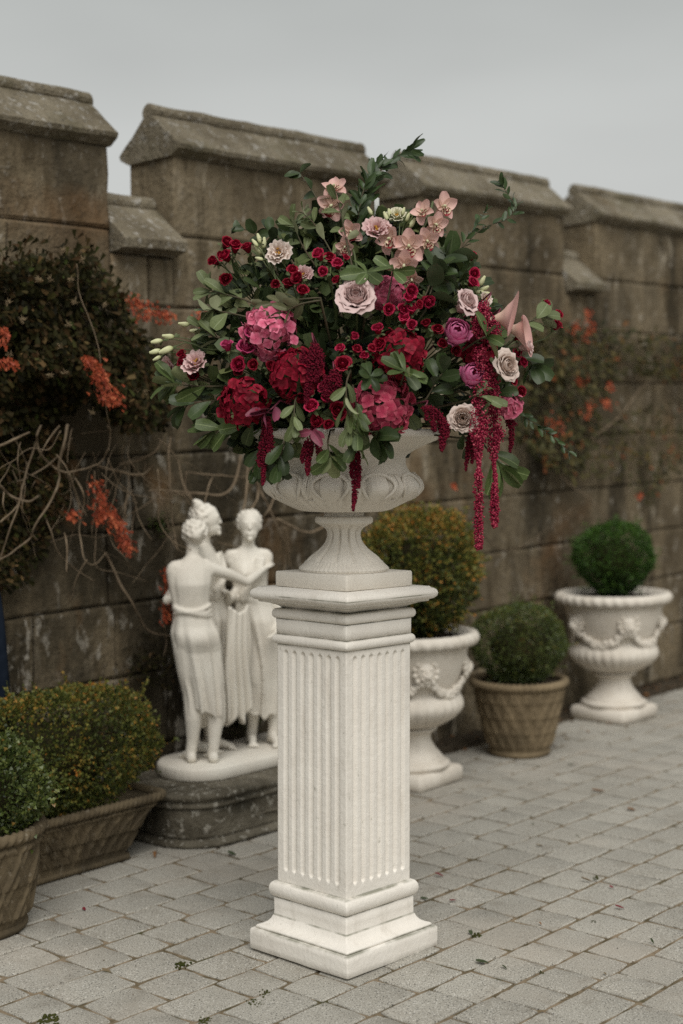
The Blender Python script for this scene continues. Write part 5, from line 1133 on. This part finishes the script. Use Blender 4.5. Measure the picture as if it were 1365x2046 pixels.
def sprig(label, pts, kind, n, L, k=1.0, whorl=0, spread=.9, start=.25, name='foliage_sprig', cat='foliage', group='leafy sprigs', stem='brownstem', flat=0.0, up=.5, sr=.0022, depth=None):
    """pts: (x, y, extra depth towards the viewer); leaves of length L px alternate along it, a whorl at the tip"""
    P = [bl(q[0], min(q[1], 850), k)[0] if False else at(q[0], q[1], proj(bl(q[0], min(q[1], 800), k)[0])[2] - (q[2] if len(q) > 2 else 0)) for q in pts]
    p0 = P[0]; Q = spline(P, 16); t = thing(name, label, cat, p0, group=group)
    b = MB(); tube(b, np.vstack([HEART * .35 + p0 * .65, Q]) - p0, np.linspace(sr * 1.5, sr * .6, 17), 5, False); b.build('stem', MAT[stem], t)
    for i in range(n + whorl):
        f = start + (1 - start) * (i + .5) / max(1, n) if i < n else 1.0 - RND.random() * .06
        x = f * 15; j = min(14, int(x)); c = Q[j] + (Q[j + 1] - Q[j]) * (x - j); T = nrm(Q[j + 1] - Q[j])
        a = i * 2.4 + RND.uniform(-.3, .3) if i < n else (i - n) * 2 * np.pi / max(1, whorl) + RND.uniform(-.2, .2)
        F = frame(T, RC); rad = F[:, 0] * math.cos(a) + F[:, 1] * math.sin(a)
        if flat: rad = nrm(rad * (1 - flat) + nrm(np.cross(T, FW)) * (1 if i % 2 else -1) * flat)
        sp = spread * RND.uniform(.75, 1.2) * (1.15 if i >= n else 1); d_ = nrm(T * math.cos(sp) + rad * math.sin(sp) - ZZ * .08)
        nor = nrm(-FW * .55 + UC * up + T * (.5 if i >= n else .1) + A3(*np.random.normal(0, .5, 3)))
        X = nrm(np.cross(d_, nor)); R = np.stack([X, d_, np.cross(X, d_)], 1) * (L * ZC / FPX * RND.uniform(.78, 1.12) * (.85 + .15 * math.sin(math.pi * f)))
        link('leaf', RND.choice(LF[kind]), t, mat4(R, c - p0))
    return t
sprig('leafy sprig reaching farthest left under the blush lisianthus', [(480, 770), (420, 772), (372, 770), (345, 765)], 'pit', 8, 66, .5, 7, .75)
sprig('green sprig just below the farthest left one, pointing left', [(480, 790), (430, 800), (390, 806), (365, 812)], 'dkpit', 8, 58, .55, 5, .8)
sprig('green sprig pointing down left below the crimson hydrangea', [(560, 835), (500, 848), (452, 856), (425, 862)], 'pit', 7, 62, .6, 6, .75)
sprig('sprig of broad grey-green leaves at the left edge above the buds', [(520, 640), (470, 628), (440, 622), (425, 618)], 'round', 5, 46, .6, 6, .95)
sprig('sprig of long grey-green leaves beneath the upper left red spray', [(530, 615), (480, 596), (440, 586), (420, 580)], 'grey', 6, 56, .6, 4, .7)
sprig('grey-green leaf sprig left of the pink hydrangea', [(520, 700), (450, 680), (420, 668), (405, 655)], 'grey', 7, 48, .6, 3, .8)
sprig('olive-brown leaf sprig crossing over the left pink hydrangea', [(640, 595), (600, 598), (565, 602), (525, 612)], 'olive', 12, 40, 1.02, 4, .8)
sprig('olive-brown leaf sprig hanging below the dark red cluster', [(640, 600), (600, 608), (570, 622), (545, 632)], 'olive', 10, 38, 1.06, 4, .9)
sprig('twig of ivy-like leaves at the upper left, highest on that side', [(560, 560), (530, 490), (500, 462), (475, 458)], 'salal', 6, 34, .5, 2, .9)
sprig('dark leaf twig behind the white lisianthus', [(620, 560), (570, 490), (545, 468), (530, 456)], 'salal', 7, 38, .45, 2, .9)
sprig('grey-green leaf pair sprig above the white lisianthus', [(650, 560), (610, 500), (595, 470), (588, 450)], 'grey', 5, 50, .6, 4, .8)
sprig('dark broad-leaved sprig left of the upper left orchids', [(690, 560), (660, 500), (630, 450), (605, 425)], 'grey', 9, 44, .75, 3, .95)
sprig('thin broad-leaved twig reaching up beside the upper left orchids', [(670, 470), (640, 410), (620, 375), (598, 345)], 'salal', 5, 40, .5, 2, .9)
sprig('dark leaves among the upper left orchids', [(710, 560), (690, 470), (680, 420), (672, 396)], 'grey', 9, 44, .82, 2, .9)
sprig('whorl of big dark leaves above the largest mauve rose', [(735, 590, .0), (735, 556, .03), (734, 544, .05)], 'pit', 0, 62, 1.0, 7, 1.25, up=.3)
sprig('second whorl of dark leaves right above the mauve rose', [(775, 600, .0), (782, 560, .02), (786, 540, .04)], 'pit', 0, 58, 1.0, 6, 1.2, up=.3)
sprig('shiny dark leaves right of the orchids', [(850, 620), (865, 570), (880, 535), (900, 510)], 'salal', 9, 64, .92, 4, .95)
sprig('shiny dark leaves left of the right-hand mauve rose', [(820, 640), (850, 590), (862, 560), (870, 550)], 'salal', 7, 66, .95, 4, 1.0)
sprig('leaf whorl right of the upper peony', [(940, 690, .0), (962, 676, .05), (972, 672, .06)], 'pit', 0, 66, 1.0, 7, 1.2, up=.35)
sprig('green leaf whorl above the deep pink hydrangea', [(800, 770, .0), (806, 752, .05), (810, 742, .06)], 'pit', 3, 62, 1.08, 8, 1.25, up=.4)
sprig('dark leaf whorl over the left of the deep pink hydrangea', [(725, 770, .0), (735, 758, .05), (740, 752, .06)], 'dkpit', 2, 48, 1.1, 7, 1.25, up=.4)
sprig('long drooping grey-green sprig at the centre over the urn', [(700, 740), (692, 770, .03), (694, 820, .05), (700, 860, .05)], 'grey', 11, 52, 1.08, 3, .65)
sprig('second drooping sprig hanging beside the deep pink hydrangea', [(705, 770), (712, 810, .03), (716, 850, .05), (712, 890, .05)], 'pit', 10, 50, 1.06, 3, .6)
sprig('drooping leaf sprig between the two lower crimson groups', [(600, 780), (590, 800, .02), (588, 830, .04), (590, 850, .04)], 'grey', 6, 48, 1.04, 4, .7)
sprig('green leaves over the left of the urn rim', [(590, 850), (570, 880, .02), (560, 915, .03), (556, 930, .03)], 'dkpit', 8, 52, .85, 4, .7)
sprig('green leaves over the urn rim left of centre', [(660, 860), (655, 885, .02), (658, 905, .03), (662, 915, .03)], 'pit', 4, 58, .95, 6, .95)
sprig('narrow leaves hanging at the lower left of the urn rim', [(530, 860), (520, 890), (514, 920), (512, 940)], 'dkpit', 7, 46, .75, 3, .5)
sprig('broad dark leaves over the urn rim right of centre', [(730, 845), (740, 862, .02), (750, 870, .04), (758, 874, .04)], 'salal', 5, 70, 1.0, 4, .9)
sprig('dark broad leaves in the shade under the right peony', [(850, 800), (862, 780), (872, 760), (885, 745)], 'dkpit', 8, 54, .95, 3, 1.0)
sprig('leaf sprig twisting beside the lowest right cream rose', [(935, 800), (948, 790, .03), (962, 790, .04), (975, 800, .04)], 'grey', 6, 50, 1.05, 3, .8)
sprig('drooping long-leaved sprig beneath the amaranth at the lower right', [(960, 880, .0), (980, 905, .02), (992, 920, .03), (1000, 932, .03)], 'pit', 5, 84, .7, 5, .75)
sprig('dark leaves at the far right below the red buds', [(1000, 700), (1040, 715), (1058, 722), (1064, 730)], 'dkpit', 4, 62, .45, 4, .9)
sprig('pale grey-green leaves behind the red buds at the right tip', [(1010, 655), (1050, 645), (1075, 636), (1090, 628)], 'round', 5, 46, .4, 3, .7)
sprig('dark leaves between the two cream roses at the right', [(920, 780), (955, 795), (985, 790), (1010, 780)], 'dkpit', 8, 52, .75, 3, .9)
sprig('dark green sprig low at the right behind the cream rose', [(912, 850), (922, 864), (932, 878), (942, 890)], 'dkpit', 6, 40, .7, 3, .9)
sprig('tall feathery ruscus stem rising at the top of the arrangement', [(716, 560), (720, 470), (732, 400), (757, 345), (795, 312), (826, 296)], 'rus', 34, 44, .55, 3, .62, .18, cat='ruscus', group='ruscus stems', flat=.35)
sprig('second ruscus stem at the top, left of the tallest', [(712, 520), (716, 450), (726, 385), (745, 340), (760, 325)], 'rus', 26, 42, .6, 3, .65, .2, cat='ruscus', group='ruscus stems', flat=.35)
sprig('short ruscus shoot on the left of the tall ones', [(710, 520), (712, 470), (720, 410), (728, 375), (738, 352)], 'rus', 20, 42, .62, 2, .7, .2, cat='ruscus', group='ruscus stems', flat=.35)
sprig('thin ruscus stem curving out at the upper right', [(880, 560), (920, 500), (965, 455), (1010, 440), (1030, 415), (1012, 385), (1002, 366)], 'rus', 22, 32, .35, 2, .6, .2, cat='ruscus', group='ruscus stems', flat=.5, sr=.0014)
sprig('thin ruscus side shoot at the upper right against the wall', [(900, 540), (930, 480), (950, 455), (968, 425)], 'rus', 13, 30, .35, 2, .6, .2, cat='ruscus', group='ruscus stems', flat=.5, sr=.0012)
sprig('straggling ruscus trailing out at the lower right', [(980, 800), (1030, 820), (1065, 845), (1095, 865), (1140, 905)], 'rus', 20, 26, .1, 2, .7, .2, cat='ruscus', group='ruscus stems', flat=.4, sr=.0012)
sprig('burgundy amaranth leaves below the drooping clump', [(640, 845), (632, 855, .03), (624, 862, .05)], 'burg', 1, 44, 1.0, 2, 1.0, cat='leaves', name='amaranth_leaves', stem='amar_leaf')
sprig('burgundy leaves at the lower left under the crimson hydrangea', [(560, 800), (545, 815, .02), (530, 825, .03)], 'burg', 3, 50, .95, 3, .9, cat='leaves', name='amaranth_leaves', stem='amar_leaf')
mb = MB(); p0 = at(753, 440, ZC + .05); tube(mb, [at(753, 440, ZC + .05) - p0, at(753, 396, ZC + .05) - p0], .0075, 12); tag(mb.build('water_tube', MAT['candle'], None, M=Matrix.Translation(p0)), 'thin white tube standing up behind the blush lisianthus', 'tube')
# filler: the dense leaves that nobody could count, and the foam that holds the stalks
fb = MB(); ys = [370, 440, 500, 560, 620, 700, 780, 840, 880, 915]; hwid = [60, 110, 190, 240, 275, 300, 300, 250, 130, 100]; cxs = [725, 725, 720, 712, 706, 700, 702, 690, 612, 600]
pos, Y, Nn = [], [], []
for i in range(2600):
    y = rng.uniform(440, 900); h = np.interp(y, ys, hwid); u = rng.uniform(-1, 1); x = np.interp(y, ys, cxs) + u * h
    if y > 835 and x > 728: continue
    p, n = bl(x, y, 0); q = math.sqrt(max(0, 1 - u * u)); dd = .37 * q * np.interp(y, [380, 520, 700, 860, 920], [.35, .75, 1, .85, .6])
    side = rng.uniform(.25, .86) if i % 4 else -rng.uniform(.3, .9)
    pos.append(at(x, y, ZC - dd * side)); g = nrm(RC * u * .9 - FW * q * np.sign(side) + UC * (.35 - (y - 600) / 400)); Y.append(g * .6 + rng.normal(0, .6, 3)); Nn.append(-FW * np.sign(side) * .6 + UC * .6 + rng.normal(0, .4, 3))
LFV = leaf_tpl(1, .5, .18, .2, 4); k_ = len(pos); c0 = at(700, 850, ZC)
swarm(fb, LFV[0], LFV[1], np.array(pos) - c0, frames(np.array(Y), np.array(Nn)), rng.uniform(.045, .085, k_), rng.random(k_), LFV[2])
fl = fb.build('filler_foliage', MAT['filler'], None, M=Matrix.Translation(c0)); tag(fl, 'dense dark green filler leaves inside the flower arrangement', 'foliage', kind='stuff')
mb = MB(); ell(mb, (0, 0, 0), (.20, .20, .17), 16, 10); lathe(mb, [(.17, -.19), (.21, -.10), (.2, 0)], 20)
tag(mb.build('floral_foam', MAT['foam'], None, M=Matrix.Translation(at(702, 790, ZC))), 'dark wet floral foam in the urn bowl under the flowers', 'floral foam')
# ------------------------------------------------------------------ fallen leaves, moss and litter
FLM = {m: MB().add(*leaf_tpl(1, .5, .35, -.18, 5)).mesh('fallen_leaf', MAT[m]) for m in ('dead_red', 'dead_green', 'dead_brown', 'dead_tan')}
def fallen(label, x, y, Lpx, m, a, wid=1.0):
    c = gnd(x, y, .004); k = proj(c)[2]; L = Lpx * k / FPX
    o = link('fallen_leaf', FLM[m], None, Matrix.Translation(c) @ Matrix.Rotation(a, 4, 'Z') @ Matrix.Rotation(random.uniform(-.1, .25), 4, 'X') @ Matrix.Rotation(random.uniform(-.3, .3), 4, 'Y') @ Matrix.Diagonal((L * wid, L, L, 1)))
    return tag(o, label, 'fallen leaf', 'fallen leaves and petals on the pavers')
for q in (('dark red petal on the pavers right of the pedestal, nearer the wall', 887, 1751, 24, 'dead_red', 1.2, .7), ('red curled petal on the pavers right of the pedestal base', 912, 1798, 18, 'dead_red', 2.0, .9), ('green leaf scrap beside the red curled petal', 858, 1796, 22, 'dead_green', 1.4, .6),
          ('small upright green leaf right of the pedestal plinth', 943, 1868, 18, 'dead_green', .2, .9), ('dark green leaf with a long stalk in front right of the pedestal', 978, 1924, 34, 'dead_green', 1.3, .9), ('pale green leaf scrap next to the stalked leaf', 1013, 1936, 18, 'dead_green', .7, .8),
          ('olive twig scrap in the middle of the right-hand paving', 1185, 1762, 30, 'dead_tan', 1.3, .4), ('second olive scrap touching the olive twig', 1196, 1757, 18, 'dead_green', 2.2, .5), ('dark red petal lying alone on the right-hand paving', 1248, 1815, 24, 'dead_red', 1.5, .6), ('tiny red petal below the olive twig', 1226, 1774, 11, 'dead_red', 1.0, 1),
          ('short green stalk piece at the far right of the paving', 1307, 1886, 24, 'dead_green', .1, .35), ('brown seed pod at the bottom right edge', 1096, 2020, 30, 'dead_tan', 1.9, .45), ('orange-brown curled leaf on the far right paving', 1270, 1619, 24, 'dead_brown', .8, .8),
          ('thin brown leaf left of the orange-brown curled leaf', 1210, 1581, 34, 'dead_brown', 1.6, .4), ('orange leaf beside the foot of the tan basket pot', 1117, 1495, 28, 'dead_brown', 1.5, .7), ('brown leaf scrap in a joint of the middle paving', 1087, 1690, 20, 'dead_tan', 1.6, .5),
          ('red leaf on the pavers in front of the trough', 171, 1819, 14, 'dead_red', .6, .9), ('round green leaf at the foot of the stone plinth', 472, 1708, 24, 'dead_green', 1.2, .9), ('dark brown scrap in a paver joint at the lower left', 222, 1941, 24, 'dead_tan', 1.5, .5), ('dry tan leaf hanging between trough and stone plinth', 310, 1714, 26, 'dead_brown', .1, .5),
          ('brown leaf near the far white urn plinth', 1178, 1464, 14, 'dead_brown', .5, .8), ('brown leaf between basket pot and far white urn', 1135, 1468, 18, 'dead_tan', 1.8, .6), ('small tan leaf right of the basket pot foot', 1138, 1478, 16, 'dead_tan', .9, .7), ('orange leaf under the left edge of the far urn plinth', 1224, 1447, 16, 'dead_brown', 1.6, .6), ('green scrap in a joint right of the middle urn', 1148, 1529, 16, 'dead_green', 1.7, .6), ('rust leaf standing behind the far white urn plinth', 1296, 1392, 22, 'dead_brown', .2, .8), ('red petal left of the tiny one below the twig', 1082, 1848, 12, 'dead_brown', .4, .8), ('tan flake in a joint at the lower right', 1212, 1948, 12, 'dead_tan', .4, .8)):
    fallen(*q)
mb = MB()                                                           # moss cushions in the joints
for x, y, r in ((365, 1928, 11), (533, 1987, 10), (505, 2005, 9), (520, 2008, 6), (98, 2040, 18), (408, 2042, 12), (1083, 1945, 5), (952, 1870, 9), (1192, 1755, 7), (1066, 1648, 4), (1186, 1842, 4), (1155, 1673, 5)):
    c = gnd(x, y, -.002); k = proj(c)[2] / FPX * r
    for _ in range(int(10 + r * 2)): ell(mb, c + A3(random.gauss(0, k * .55), random.gauss(0, k * .9), random.uniform(0, .004)), k * random.uniform(.12, .28), 6, 5)
tag(mb.build('moss', MAT['moss']), kind='stuff')
mb = MB(); n = 520; s = rng.uniform(-4, 4, n); o = np.abs(rng.normal(.10, .09, n)) + .01
s = np.where(rng.random(n) < .35, rng.normal(.35, .5, n), s)
pos = np.array([ws(a, b, .008 + .01 * random.random()) for a, b in zip(s, o)])
swarm(mb, LB[0], LB[1], pos, frames(rng.normal(0, 1, (n, 3)) * (1, 1, .25), ZZ + rng.normal(0, .4, (n, 3))), rng.uniform(.018, .05, n), rng.random(n), LB[2])
tag(mb.build('leaf_litter', pm('brown_leaf_litter', (.1, .05, .03), attr=[(0, (.035, .026, .017)), (.6, (.10, .062, .034)), (1, (.20, .085, .03))], rough=.9, spec=.1), None), 'dry brown leaf litter along the foot of the wall', 'leaf litter', kind='stuff')
mb = MB(); n = 700; x = rng.uniform(0, 1365, n); y = 1500 + 520 * rng.random(n) ** .8
pos = np.array([gnd(a, b, .002) for a, b in zip(x, y)])
d_ = (pos[:, :2] - W0[:2]) @ np.array(WN[:2]); j = np.round((d_ - .22) / PW); pos[:, :2] += np.outer((.22 + j * PW - d_), WN[:2]) * np.where(rng.random(n) < .8, 1, 0)[:, None]
pos = pos[d_ > .3]; n = len(pos)
swarm(mb, LB[0], LB[1], pos, frames(rng.normal(0, 1, (n, 3)) * (1, 1, .2), ZZ + rng.normal(0, .3, (n, 3))), rng.uniform(.003, .011, n), rng.random(n), LB[2])
tag(mb.build('joint_debris', pm('dark_joint_debris', (.05, .04, .03), attr=[(0, (.025, .022, .014)), (.6, (.05, .045, .02)), (1, (.12, .07, .035))], rough=.9, spec=.1), None), 'tiny dark plant debris lodged in the paver joints', 'debris', kind='stuff')
